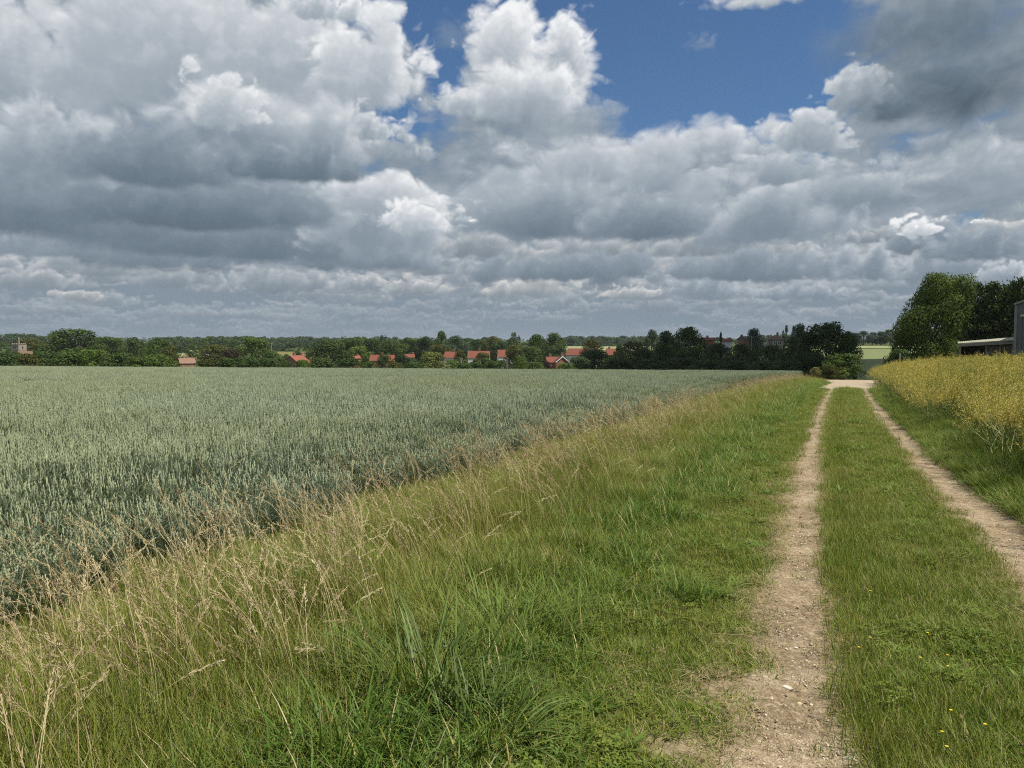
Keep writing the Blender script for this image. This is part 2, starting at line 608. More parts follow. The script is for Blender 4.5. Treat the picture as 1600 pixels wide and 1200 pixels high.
def build_ground():
    azs = np.concatenate([np.arange(-180, -52, 4.0), np.arange(-52, 52, 0.5), np.arange(52, 180, 4.0)])
    rs = np.concatenate([[0.4], np.geomspace(0.8, 60, 100), np.geomspace(62, 9000, 130)])
    th = np.pi / 2 + YAW - np.radians(azs)
    X = rs[:, None] * np.cos(th)[None]
    Y = rs[:, None] * np.sin(th)[None]
    Z = ground_z(X, Y)
    rr = np.repeat(rs[:, None], len(azs), 1)
    Z = Z + sstep(rr, 1000, 2600) * 6 * perlin(np.radians(azs)[None] * 4 + 0 * rr, rr * 0.0006, 77) * (rr > 900)
    n, m = X.shape
    verts = np.stack([X, Y, Z], -1).reshape(-1, 3)
    idx = np.arange(n * m).reshape(n, m)
    a, b = idx[:-1], idx[1:]
    faces = np.stack([a, np.roll(a, -1, 1), np.roll(b, -1, 1), b], -1).reshape(-1, 4)
    me = bpy.data.meshes.new('ground')
    me.vertices.add(len(verts))
    me.vertices.foreach_set('co', verts.ravel())
    me.loops.add(faces.size)
    me.loops.foreach_set('vertex_index', faces[:, ::-1].ravel())
    me.polygons.add(len(faces))
    me.polygons.foreach_set('loop_start', np.arange(0, faces.size, 4))
    me.polygons.foreach_set('use_smooth', np.ones(len(faces), bool))
    # which field each far patch of ground belongs to
    fa = np.repeat(((azs + np.roll(azs, -1)) / 2)[None], n - 1, 0)
    fr = np.repeat(((rs[:-1] + rs[1:]) / 2)[:, None], m, 1)
    mi = np.zeros(fa.shape, np.int32)

    def px2a(p):
        return math.degrees(to_dir(p, 540)[0])
    def field(p0, p1, r0, r1, k):
        mi[(fa > px2a(p0)) & (fa < px2a(p1)) & (fr > r0) & (fr < r1)] = k
    field(-400, 2000, 110, 9000, 4)                                # rough pasture and hedges
    field(400, 520, 440, 640, 2); field(270, 345, 520, 700, 1)      # brown and olive fields behind the village
    field(860, 1085, 690, 1030, 1); field(420, 442, 1250, 1500, 1); field(446, 456, 1300, 1500, 1); field(480, 500, 1300, 1520, 1)
    field(1230, 1700, 190, 565, 3); field(1230, 1700, 565, 575, 4); field(1230, 1700, 575, 640, 1)      # the big field across the valley
    field(340, 410, 520, 640, 3)
    me.polygons.foreach_set('material_index', mi.ravel())
    me.update()
    me.validate()

    def earth(name, a, b, c, scale, bd=0.02):
        mt, nt, out = new_mat(name)
        p = pos(nt)
        n1 = noise(nt, p, scale, 6, 0.6)
        n2 = noise(nt, p, scale * 9, 5, 0.6)
        col = mixc(nt, n1.step(0.35, 0.65), a, b)
        col = mixc(nt, n2.step(0.45, 0.7), col, c)
        if name == 'soil':                       # dry trodden earth beside the ruts
            x, y, z = sep(nt, p)
            xb = x - y * y * 0.00035 + (n2 - 0.5) * 0.5
            k = xb.step(-1.35, -0.75) * xb.step(2.3, 1.7) * y.step(60.0, 40.0)
            col = mixc(nt, k * 0.85, col, mixc(nt, n2.step(0.38, 0.62), (0.17, 0.125, 0.075), (0.30, 0.235, 0.15)))
        principled(nt, out, col, 0.95, 0.1, n2 + n1, bd)
        return mt
    mats = [earth('soil', (0.085, 0.095, 0.03), (0.13, 0.11, 0.055), (0.06, 0.075, 0.025), 1.5),
            earth('pale_crop', (0.24, 0.255, 0.125), (0.215, 0.235, 0.11), (0.26, 0.27, 0.14), 0.02),
            earth('brown_crop', (0.17, 0.15, 0.055), (0.14, 0.135, 0.05), (0.19, 0.165, 0.07), 0.02),
            earth('green_crop', (0.165, 0.19, 0.085), (0.15, 0.175, 0.075), (0.18, 0.20, 0.095), 0.015),
            earth('rough_pasture', (0.06, 0.085, 0.025), (0.08, 0.095, 0.03), (0.045, 0.07, 0.02), 0.03)]
    for mt in mats:
        me.materials.append(mt)
    o = add('ground', me)
    tag(o, kind='structure')
    return o


build_ground()


# ------------------------------------------------------------------ the track: two worn ruts that run into a pale stony turning
def dirt_material():
    m, nt, out = new_mat('dry_dirt')
    p = pos(nt)
    n1 = noise(nt, p, 2.2, 5, 0.6)
    n2 = noise(nt, p, 26, 6, 0.65)
    n3 = noise(nt, p, 0.35, 3, 0.5)
    v = voro(nt, p, 75, 1.0, 0.5)
    col = mixc(nt, n1.step(0.34, 0.64), (0.25, 0.184, 0.108), (0.385, 0.298, 0.186))
    n4 = noise(nt, p, 90, 4, 0.7)
    col = mixc(nt, n4.step(0.42, 0.66), mixc(nt, 0.45, col, (0.09, 0.065, 0.042)), mixc(nt, 0.3, col, (0.50, 0.40, 0.27)))
    col = mixc(nt, n3.step(0.50, 0.62), col, mixc(nt, 0.4, col, (0.15, 0.11, 0.075)))
    col = mixc(nt, n2.step(0.50, 0.72), col, (0.48, 0.385, 0.27))
    col = mixc(nt, n2.step(0.46, 0.30), col, (0.14, 0.10, 0.064))
    col = mixc(nt, v.step(0.22, 0.12) * n1.step(0.45, 0.6), col, (0.56, 0.52, 0.42))
    x, y, z = sep(nt, p)
    col = mixc(nt, y.step(36.0, 50.0), col, mixc(nt, n2.step(0.4, 0.65), (0.31, 0.25, 0.17), (0.41, 0.345, 0.25)))
    principled(nt, out, col, 0.95, 0.15, n2 + v * -0.6 + n4 * 0.5, 0.016)
    return m


M_DIRT = dirt_material()


def rut_edges(Y, k):
    """left and right edge (metres from the bent track line) of rut k at Y"""
    Y = np.asarray(Y, float)
    w = perlin(Y * 0.9 + 31 * k, Y * 0 + 3.3, 501) * 0.10 + perlin(Y * 3.1 + 11 * k, Y * 0 + 1.7, 502) * 0.06
    w2 = perlin(Y * 1.1 + 47 * k, Y * 0 + 8.3, 503) * 0.07 + perlin(Y * 3.7 + 5 * k, Y * 0 + 2.9, 504) * 0.05
    if k == 0:
        return -0.36 + w * 0.7 - 0.09 * sstep(Y, 3, 14), -0.04 + 0.22 * np.exp(-np.clip(Y - 3, 0, 99) / 5.0) + w2
    s = sstep(Y, 14, 6)
    return 1.22 + 0.13 * s + w * 0.7, 1.75 + 0.28 * s + w2 * 0.8


def build_track():
    mb_v, mb_f = [], []

    def strip(Ys, lo, hi, cols, dip, seed):
        b = len(mb_v)
        t = np.linspace(0, 1, cols)
        for j, Y in enumerate(Ys):
            xs = lo[j] + (hi[j] - lo[j]) * t
            X = xs + bend(Y)
            Yv = np.full(cols, Y)
            z = ground_z(X, Yv) + 0.018 - dip * np.sin(t * np.pi) * 0.5
            z = z + 0.014 * perlin(X * 5, Yv * 5, seed) + 0.006 * perlin(X * 21, Yv * 21, seed + 1) + 0.003 * perlin(X * 60, Yv * 60, seed + 2)
            z[[0, -1]] -= 0.028
            z[[1, -2]] -= 0.010
            mb_v.extend(zip(X.tolist(), Yv.tolist(), z.tolist()))
        for j in range(len(Ys) - 1):
            for i in range(cols - 1):
                a = b + j * cols + i
                mb_f.append((a, a + 1, a + cols + 1, a + cols))
    Ys = np.concatenate([np.arange(-3, 1.5, 0.1), np.arange(1.5, 9, 0.022), np.arange(9, 20, 0.06), np.arange(20, 52.5, 0.2)])
    for k in (0, 1):
        lo, hi = rut_edges(Ys, k)
        strip(Ys, lo - 0.05, hi + 0.05, 26, 0.02, 600 + 10 * k)
    Yj = np.arange(45.5, 84, 0.25)
    g = sstep(Yj, 45.5, 50)
    lo = 0.4 - 2.7 * g - 0.03 * (Yj - 50).clip(0) + 0.3 * perlin(Yj * 0.5, Yj * 0 + .5, 611)
    hi = 1.6 + 1.5 * g + 0.0 * (Yj - 50).clip(0) + 0.25 * perlin(Yj * 0.5, Yj * 0 + 4.5, 612)
    strip(Yj, lo, hi, 30, 0.0, 640)
    me = bpy.data.meshes.new('track')
    me.from_pydata(mb_v, [], mb_f)
    me.materials.append(M_DIRT)
    me.polygons.foreach_set('use_smooth', np.ones(len(mb_f), bool))
    o = add('track', me)
    tag(o, kind='structure')


build_track()


# ------------------------------------------------------------------ plants of the fields and verges (uncountable: stuff)
def scatter(name, label, sources, P, yaw, tilt, scl, idx, kind='stuff'):
    """one object that scatters copies of small plant meshes over the ground"""
    me = bpy.data.meshes.new(name)
    n = len(P)
    me.vertices.add(n)
    me.vertices.foreach_set('co', np.asarray(P, np.float32).ravel())
    rot = np.zeros((n, 3), np.float32)
    rot[:, 0], rot[:, 1], rot[:, 2] = tilt[:, 0], tilt[:, 1], yaw
    me.attributes.new('rot', 'FLOAT_VECTOR', 'POINT').data.foreach_set('vector', rot.ravel())
    s3 = np.asarray(scl, np.float32)
    if s3.ndim == 1:
        s3 = np.repeat(s3[:, None], 3, 1)
    me.attributes.new('scl', 'FLOAT_VECTOR', 'POINT').data.foreach_set('vector', np.ascontiguousarray(s3).ravel())
    me.attributes.new('idx', 'INT', 'POINT').data.foreach_set('value', np.asarray(idx, np.int32))
    o = add(name, me)
    tag(o, kind=kind)
    c = bpy.data.collections.new(name + '_plants')
    for i, m in enumerate(sources):
        c.objects.link(bpy.data.objects.new('%s_plant.%03d' % (name, i), m))
    g = bpy.data.node_groups.new(name + '_scatter', 'GeometryNodeTree')
    g.interface.new_socket('Geometry', in_out='INPUT', socket_type='NodeSocketGeometry')
    g.interface.new_socket('Geometry', in_out='OUTPUT', socket_type='NodeSocketGeometry')
    gi, go = g.nodes.new('NodeGroupInput'), g.nodes.new('NodeGroupOutput')
    ip = g.nodes.new('GeometryNodeInstanceOnPoints')
    ci = g.nodes.new('GeometryNodeCollectionInfo')
    ci.inputs['Collection'].default_value = c
    ci.inputs['Separate Children'].default_value = True
    ci.inputs['Reset Children'].default_value = True
    g.links.new(gi.outputs[0], ip.inputs['Points'])
    g.links.new(ci.outputs[0], ip.inputs['Instance'])
    ip.inputs['Pick Instance'].default_value = True
    for nm, ty, sock in (('rot', 'FLOAT_VECTOR', 'Rotation'), ('scl', 'FLOAT_VECTOR', 'Scale'), ('idx', 'INT', 'Instance Index')):
        a = g.nodes.new('GeometryNodeInputNamedAttribute')
        a.data_type = ty
        a.inputs['Name'].default_value = nm
        g.links.new(a.outputs[0], ip.inputs[sock])
    g.links.new(ip.outputs[0], go.inputs[0])
    md = o.modifiers.new('scatter', 'NODES')
    md.node_group = g
    return o


def blade(mb, x, y, h, w, yaw, lean, curl, mat=0, tintv=0.5, segs=3, z0=-0.02, wprof=(1.0, 0.85, 0.55, 0.0)):
    """a tapering blade that leans and curls over"""
    dx_, dy_ = math.cos(yaw), math.sin(yaw)
    px_, py_ = -dy_, dx_
    vs, fs = [], []
    cx, cz, ang = 0.0, z0, lean
    step_ = h / segs
    for i in range(segs + 1):
        k = i / segs
        ww = w * 0.5 * np.interp(k, np.linspace(0, 1, len(wprof)), wprof)
        bx, by = x + dx_ * cx, y + dy_ * cx
        if i == segs and wprof[-1] == 0:
            vs.append((bx, by, cz))
        else:
            vs.append((bx - px_ * ww, by - py_ * ww, cz))
            vs.append((bx + px_ * ww, by + py_ * ww, cz))
        cx += math.sin(ang) * step_
        cz += math.cos(ang) * step_
        ang += curl / segs
    for i in range(segs):
        a = 2 * i
        if i == segs - 1 and wprof[-1] == 0:
            fs.append((a, a + 1, a + 2))
        else:
            fs.append((a, a + 1, a + 3, a + 2))
    mb.put(vs, fs, mat, tintv)
    return vs[-1]


def clump(n, rad, hmin, hmax, w, lean, curl, seed, bias=(0, 0), mats=(0,), wgt=None, segs=3, tint_spread=1.0):
    rs = random.Random(seed)
    mb = MB()
    for k in range(n):
        a, q = rs.uniform(0, 2 * math.pi), rad * math.sqrt(rs.random())
        yaw = rs.uniform(0, 2 * math.pi)
        if bias[1] and rs.random() < bias[1]:
            yaw = bias[0] + rs.gauss(0, 0.7)
        h = rs.uniform(hmin, hmax) * (1 - 0.25 * q / rad)
        m = rs.choices(mats, wgt)[0] if wgt else mats[0]
        blade(mb, q * math.cos(a), q * math.sin(a), h, w * rs.uniform(0.7, 1.3), yaw, abs(rs.gauss(0, lean)), rs.uniform(0.2, 1.0) * curl, m,
              min(max(0.48 + rs.gauss(0, 0.28) * tint_spread, 0), 1), segs)
    return mb


M_LAWN = leaf_mat('lawn_grass', [(0.0, (0.073, 0.114, 0.011)), (0.5, (0.122, 0.181, 0.017)), (0.85, (0.194, 0.249, 0.030)), (1.0, (0.389, 0.337, 0.077))], (0.22, 0.22, 0.05), 0.8, trans=0.24)
M_MEADOW = leaf_mat('meadow_grass', [(0.0, (0.079, 0.113, 0.013)), (0.5, (0.141, 0.174, 0.021)), (0.85, (0.219, 0.226, 0.039)), (1.0, (0.374, 0.307, 0.105))], (0.24, 0.25, 0.05), 0.55, trans=0.24)
M_COARSE = leaf_mat('coarse_grass', [(0.0, (0.050, 0.101, 0.013)), (0.5, (0.092, 0.165, 0.023)), (1.0, (0.166, 0.239, 0.053))], (0.19, 0.24, 0.05), 0.6, rough=0.55, spec=0.2, trans=0.24)
M_STRAW = leaf_mat('dry_grass', [(0.0, (0.253, 0.196, 0.098)), (0.5, (0.407, 0.325, 0.178)), (1.0, (0.550, 0.470, 0.287))], None, trans=0.3, rough=0.7, spec=0.15, tcol=1.05)
M_PANICLE = leaf_mat('seed_heads', [(0.0, (0.333, 0.254, 0.161)), (0.5, (0.512, 0.431, 0.252)), (1.0, (0.692, 0.646, 0.412))], (0.40, 0.29, 0.17), 0.35, trans=0.3, rough=0.8, spec=0.1, tcol=1.05)
M_EAR = leaf_mat('wheat_ears', [(0.0, (0.259, 0.314, 0.200)), (0.5, (0.348, 0.403, 0.265)), (1.0, (0.436, 0.485, 0.324))], (0.34, 0.375, 0.21), 0.12, trans=0.15, rough=0.7, spec=0.2, inst=0.4, tcol=1.0)
M_WLEAF = leaf_mat('wheat_leaves', [(0.0, (0.140, 0.187, 0.143)), (0.5, (0.207, 0.259, 0.201)), (1.0, (0.291, 0.347, 0.260))], (0.21, 0.25, 0.14), 0.12, trans=0.45, rough=0.5, spec=0.3, tcol=1.0)
M_POD = leaf_mat('rape_pods', [(0.0, (0.324, 0.327, 0.062)), (0.45, (0.557, 0.484, 0.101)), (0.8, (0.751, 0.594, 0.149)), (1.0, (0.855, 0.678, 0.220))], (0.30, 0.33, 0.07), 0.5, trans=0.22, rough=0.5, spec=0.3, tcol=1.05)
M_RSTEM = leaf_mat('rape_stems', [(0.0, (0.156, 0.204, 0.066)), (0.5, (0.240, 0.288, 0.096)), (1.0, (0.396, 0.384, 0.144))], None, trans=0.1, rough=0.6, tcol=1.0)


def spindle(mb, p, d, ln, w, sides, mat, tintv, prof=(0.3, 1.0, 0.75, 0.1)):
    d = Vector(d).normalized()
    a = d.orthogonal().normalized()
    b = d.cross(a)
    vs = []
    for i, q in enumerate(prof):
        c = Vector(p) + d * (ln * i / (len(prof) - 1))
        for k in range(sides):
            t = 2 * math.pi * (k + 0.5 * (i % 2)) / sides
            vs.append(tuple(c + (a * math.cos(t) + b * math.sin(t)) * (w * 0.5 * q)))
    fs = [(i * sides + k, i * sides + (k + 1) % sides, (i + 1) * sides + (k + 1) % sides, (i + 1) * sides + k) for i in range(len(prof) - 1) for k in range(sides)]
    mb.put(vs, fs, mat, tintv)


def seed_stalks(n, rad, hmin, hmax, seed, wind=0.0):
    """tall flowering stems that arch over under loose seed heads"""
    rs = random.Random(seed)
    mb = MB()
    for k in range(n):
        a, q = rs.uniform(0, 6.283), rad * math.sqrt(rs.random())
        yaw = rs.gauss(wind, 0.95)
        h = rs.uniform(hmin, hmax)
        lean, curl = abs(rs.gauss(0.16, 0.15)), rs.uniform(0.5, 1.7)
        dx_, dy_ = math.cos(yaw), math.sin(yaw)
        x, y = q * math.cos(a), q * math.sin(a)
        N = 7
        cx, cz, ang = 0.0, -0.02, lean
        pts = []
        for i in range(N + 1):
            pts.append((x + dx_ * cx, y + dy_ * cx, cz, ang))
            cx += math.sin(ang) * h / N
            cz += math.cos(ang) * h / N
            ang += curl / N * (0.35 + 1.5 * (i / N) ** 1.5)
        tn = min(max(rs.gauss(0.5, 0.2), 0), 1)
        w = 0.0012
        vs, fs = [], []
        for i, (px_, py_, pz_, _) in enumerate(pts):
            vs += [(px_ - dy_ * -w, py_ - dx_ * w, pz_), (px_ + dy_ * -w, py_ + dx_ * w, pz_)]
        fs = [(2 * i, 2 * i + 1, 2 * i + 3, 2 * i + 2) for i in range(N)]
        mb.put(vs, fs, 0, tn)
        head = 0.26 if rs.random() < 0.6 else 0.17
        cnt = 22 if head > 0.2 else 16
        for i in range(cnt):
            f = (1 - head) + head * (i + rs.random()) / cnt
            j = min(int(f * N), N - 1)
            g = f * N - j
            p = [pts[j][c] + (pts[j + 1][c] - pts[j][c]) * g for c in range(3)]
            an = pts[j][3]
            ax = Vector((dx_ * math.sin(an), dy_ * math.sin(an), math.cos(an)))
            rnd = Vector((rs.gauss(0, 1), rs.gauss(0, 1), rs.gauss(-0.25, 1))).normalized()
            spread = 0.55 * (1 - 0.6 * (f - 1 + head) / head)
            d = (ax + rnd * spread).normalized()
            ln = rs.uniform(0.014, 0.034)
            st = Vector(p) + d * rs.uniform(0, 0.012)
            spindle(mb, st, d, ln, rs.uniform(0.0028, 0.0046), 3, 1, min(max(tn + rs.gauss(0, 0.15), 0), 1), (0.5, 1.0, 0.1))
    return mb


def wheat(n, rad, seed, h0=0.72):
    rs = random.Random(seed)
    mb = MB()
    for k in range(n):
        x, y = rs.uniform(-rad, rad), rs.uniform(-rad, rad)
        h = rs.gauss(h0, 0.035)
        yaw, lean = rs.uniform(0, 6.283), abs(rs.gauss(0, 0.06))
        tn = min(max(rs.gauss(0.5, 0.2), 0), 1)
        top = blade(mb, x, y, h, 0.0045, yaw, lean, 0.05, 1, tn, 2, 0.0, (1, 1, 0.8))
        for q in range(3):
            zb = h * (0.42, 0.62, 0.80)[q]
            mb2 = len(mb.v)
            blade(mb, x, y, rs.uniform(0.14, 0.22), rs.uniform(0.008, 0.013), rs.uniform(0, 6.283), rs.uniform(0.3, 0.8), rs.uniform(0.4, 1.6), 1,
                  min(max(rs.gauss(0.45, 0.2), 0), 1), 3, zb, (0.5, 1.0, 0.7, 0.0))
        d = Vector((math.cos(yaw) * math.sin(lean) + rs.gauss(0, 0.12), math.sin(yaw) * math.sin(lean) + rs.gauss(0, 0.12), 1.0))
        spindle(mb, top, d, rs.uniform(0.06, 0.09), rs.uniform(0.009, 0.0125), 4, 0, min(max(rs.gauss(0.5, 0.22), 0), 1), (0.45, 1.0, 0.85, 1.0, 0.8, 0.2))
    return mb


def rape(seed, plants=3, rad=0.26, h0=1.32):
    """oilseed rape in pod: branched stems, each ending in a spire of long slim pods"""
    rs = random.Random(seed)
    mb = MB()
    for k in range(plants):
        x, y = rs.uniform(-rad, rad), rs.uniform(-rad, rad)
        H = h0 * rs.uniform(0.88, 1.08)
        ly, ll = rs.uniform(0, 6.283), rs.uniform(0, 0.22)
        base = Vector((x, y, 0))
        top = base + Vector((math.cos(ly) * ll * H, math.sin(ly) * ll * H, H * 0.62))
        mb.tube([base, base.lerp(top, 0.5) + Vector((rs.gauss(0, .02), rs.gauss(0, .02), 0)), top], [0.007, 0.006, 0.004], 4, 1, False, rs.uniform(0.2, 0.7))
        for b in range(rs.randint(6, 9)):
            f = rs.uniform(0.45, 1.0)
            st = base.lerp(top, f)
            ya = rs.uniform(0, 6.283)
            k2 = rs.uniform(0.10, 0.46)
            tgt = Vector((st.x + math.cos(ya) * k2, st.y + math.sin(ya) * k2, H * (rs.uniform(0.84, 1.06) - 0.35 * max(k2 - 0.25, 0))))
            mid = st.lerp(tgt, 0.5) + Vector((math.cos(ya) * 0.05, math.sin(ya) * 0.05, -0.03))
            mb.tube([st, mid, tgt], [0.0035, 0.003, 0.0018], 3, 1, False, rs.uniform(0.3, 0.9))
            ax = (tgt - mid).normalized()
            tn = min(max(rs.gauss(0.5, 0.2), 0), 1)
            for q in range(rs.randint(22, 30)):
                g = rs.random()
                p = mid.lerp(tgt, 0.05 + g)if g < 0.93 else tgt
                rnd = Vector((rs.gauss(0, 1), rs.gauss(0, 1), rs.gauss(0.15, 0.8))).normalized()
                d = (ax * 0.75 + rnd * 0.95).normalized()
                ln = rs.uniform(0.055, 0.10)
                spindle(mb, p + d * 0.015, d, ln, rs.uniform(0.0042, 0.0062), 3, 0, min(max(tn + rs.gauss(0, 0.18), 0), 1), (0.25, 1.0, 0.9, 0.1))
        for q in range(6):
            zb = rs.uniform(0.10, 0.5) * H
            blade(mb, x, y, rs.uniform(0.10, 0.18), rs.uniform(0.02, 0.035), rs.uniform(0, 6.283), rs.uniform(0.8, 1.4), rs.uniform(0.3, 0.9), 2, rs.uniform(0.1, 0.7), 3, zb, (0.2, 1.0, 0.8, 0.0))
    return mb


def jgrid(x0, x1, y0, y1, sp, jit=0.5, seed=1):
    """jittered grid over the bent track frame"""
    rs = np.random.RandomState(seed)
    xs, ys = np.arange(x0, x1, sp), np.arange(y0, y1, sp)
    gx, gy = np.meshgrid(xs, ys)
    gx = gx.ravel() + rs.uniform(-jit, jit, gx.size) * sp
    gy = gy.ravel() + rs.uniform(-jit, jit, gy.size) * sp
    return gx, gy


def in_view(X, Y, half=40.0, rmin=1.0, rmax=1e9):
    u, v = X * CY + Y * SY, Y * CY - X * SY
    return (np.abs(np.degrees(np.arctan2(u, v))) < half) & (np.hypot(X, Y) > rmin) & (np.hypot(X, Y) < rmax)


class Field:
    """gathers plant positions for one stuff object"""
    def __init__(s, seed):
        s.P, s.yaw, s.tilt, s.scl, s.idx = [], [], [], [], []
        s.rs = np.random.RandomState(seed)

    def add(s, xp, y, ids, smin=0.8, smax=1.2, tilt=0.08, dz=0.0, keep=None, yaw=None, half=40.0, zmul=None, rmin=1.0):
        X = xp + bend(y)
        k = in_view(X, y, half, rmin)
        if keep is not None:
            k &= keep
        X, Y = X[k], y[k]
        n = len(X)
        s.P.append(np.stack([X, Y, ground_z(X, Y) + dz], -1))
        s.yaw.append(s.rs.uniform(0, 6.283, n) if yaw is None else s.rs.normal(yaw, 0.35, n))
        s.tilt.append(s.rs.normal(0, tilt, (n, 2)))
        q = s.rs.uniform(smin, smax, n)
        q = np.stack([q, q, q * (s.rs.uniform(0.85, 1.15, n) if zmul is None else zmul[k])], -1)
        s.scl.append(q)
        s.idx.append(s.rs.choice(np.asarray(ids), n))

    def build(s, name, sources):
        print(name, sum(len(p) for p in s.P))
        return scatter(name, None, sources, np.concatenate(s.P), np.concatenate(s.yaw), np.concatenate(s.tilt), np.concatenate(s.scl), np.concatenate(s.idx))


def rut_mask(xp, y, grow=0.0):
    l0, r0 = rut_edges(y, 0)
    l1, r1 = rut_edges(y, 1)
    bare = ((xp > l0 - grow) & (xp < r0 + grow)) | ((xp > l1 - grow) & (xp < r1 + grow))
    g = sstep(y, 45.5, 50)
    bare |= (y > 50 - 4.5 * np.minimum(1, ((xp - 0.62) / 0.8) ** 2)) & (xp > 0.5 - 2.7 * g - 0.03 * (y - 50).clip(0)) & (xp < 1.5 + 1.5 * g)
    return bare


def pn(x, y, f, seed):
    return perlin(np.asarray(x, float) * f, np.asarray(y, float) * f, seed)


def weeds(seed, kind):
    """clover and plantain: low rosettes of rounder leaves"""
    rs = random.Random(seed)
    mb = MB()
    if kind < 2:
        for k in range(26):
            a, q = rs.uniform(0, 6.283), 0.10 * math.sqrt(rs.random())
            cx, cy, cz = q * math.cos(a), q * math.sin(a), rs.uniform(0.03, 0.085)
            for j in range(3):
                t = a + j * 2.094
                u = (math.cos(t), math.sin(t))
                w = (-u[1], u[0])
                r_ = rs.uniform(0.008, 0.013)
                dz = rs.uniform(-0.003, 0.005)
                mb.put([(cx, cy, cz), (cx + u[0] * r_ + w[0] * r_ * .6, cy + u[1] * r_ + w[1] * r_ * .6, cz + dz + .002), (cx + u[0] * r_ * 1.7, cy + u[1] * r_ * 1.7, cz + dz),
                        (cx + u[0] * r_ - w[0] * r_ * .6, cy + u[1] * r_ - w[1] * r_ * .6, cz + dz + .002)], [(0, 3, 2, 1)], 0, rs.uniform(0.05, 0.55))
    else:
        for k in range(4):
            a, q = rs.uniform(0, 6.283), 0.08 * rs.random()
            for j in range(7):
                blade(mb, q * math.cos(a), q * math.sin(a), rs.uniform(.07, .13), rs.uniform(.014, .024), j * 0.9 + rs.random(), rs.uniform(.6, 1.2), rs.uniform(.2, .9), 0, rs.uniform(.3, .8), 4, 0.0, (0.2, 0.9, 1.0, 0.6, 0.0))
    return mb


# short grass: the strip between the ruts and the mown edge
lawn_src = [clump(84, 0.12, 0.06, 0.16, 0.0040, 0.85, 1.2, 10 + i, mats=(0, 1, 2), wgt=(0.86, 0.08, 0.06)).mesh('lawn_clump', [M_LAWN, M_COARSE, M_STRAW]) for i in range(6)]
lawn_src += [clump(34, 0.05, 0.03, 0.08, 0.0042, 0.7, 0.9, 30 + i, mats=(0, 1, 2), wgt=(0.7, 0.1, 0.2)).mesh('lawn_tuft', [M_LAWN, M_COARSE, M_STRAW]) for i in range(3)]
lawn_src += [weeds(310 + i, i).mesh('weed_clump', [M_LAWN if i < 2 else M_COARSE]) for i in range(3)]
F = Field(41)
for y0, y1, sp, sm in ((1.2, 9, 0.058, 1.0), (9, 20, 0.085, 1.15), (20, 78, 0.17, 1.6)):
    x, y = jgrid(-1.6, 1.55, y0, y1, sp, 0.6, int(y0 * 10) + 3)
    worn = sstep(x, -1.0, -0.45) * (x < 0) * sstep(y, 14, 6)                    # trodden fringe left of the rut
    thin = pn(x, y, 2.6, 71) + 0.5 * pn(x, y, 7.0, 72)
    keep = ~rut_mask(x, y, -0.01) & (thin > -1.0 + worn * 0.85) & (x < rut_edges(y, 1)[1])
    zm = 0.9 + 0.45 * pn(x, y, 1.3, 73) + 0.25 * pn(x, y, 5.0, 76) + 0.55 * np.exp(-((x - 0.17) / 0.12) ** 2) - 0.35 * worn
    F.add(x, y, list(range(6)), 0.8 * sm, 1.25 * sm, 0.12, keep=keep, zmul=np.clip(zm, 0.4, 2.0) / (sm ** 0.6))
    w_ = F.rs.rand(len(x)) < np.clip(0.06 + 0.20 * pn(x, y, 0.9, 77), 0.0, 0.3)
    F.add(x, y, (9, 10, 11), 0.8 * sm, 1.3 * sm, 0.1, keep=keep & w_ & ~rut_mask(x, y, 0.16), zmul=np.clip(zm, 0.7, 1.3))
    # little tufts that stand in the ruts
    x, y = jgrid(-1.0, 2.0, y0, y1, sp * 1.3, 0.6, int(y0 * 10) + 5)
    t2 = pn(x, y, 3.3, 74) + 0.6 * pn(x, y, 9.0, 75)
    edge = np.minimum(np.abs(x - rut_edges(y, 0)[0]), np.abs(x - rut_edges(y, 0)[1]))
    F.add(x, y, (6, 7, 8), 0.7 * sm, 1.2 * sm, 0.15, keep=rut_mask(x, y) & (t2 > 0.50 - 0.55 * np.exp(-(edge / 0.10) ** 2) + 0.5 * (x > 0.6)) & (y < 46))
x, y = jgrid(-5.4, -1.5, 50, 80, 0.2, 0.6, 90)
F.add(x, y, range(6), 1.4, 2.0, 0.1, keep=(y < 84) & ~rut_mask(x, y))
x, y = jgrid(1.2, 3.6, 50, 84, 0.2, 0.6, 91)
F.add(x, y, range(6), 1.2, 1.8, 0.1, keep=~rut_mask(x, y))
F.build('short_grass', lawn_src)

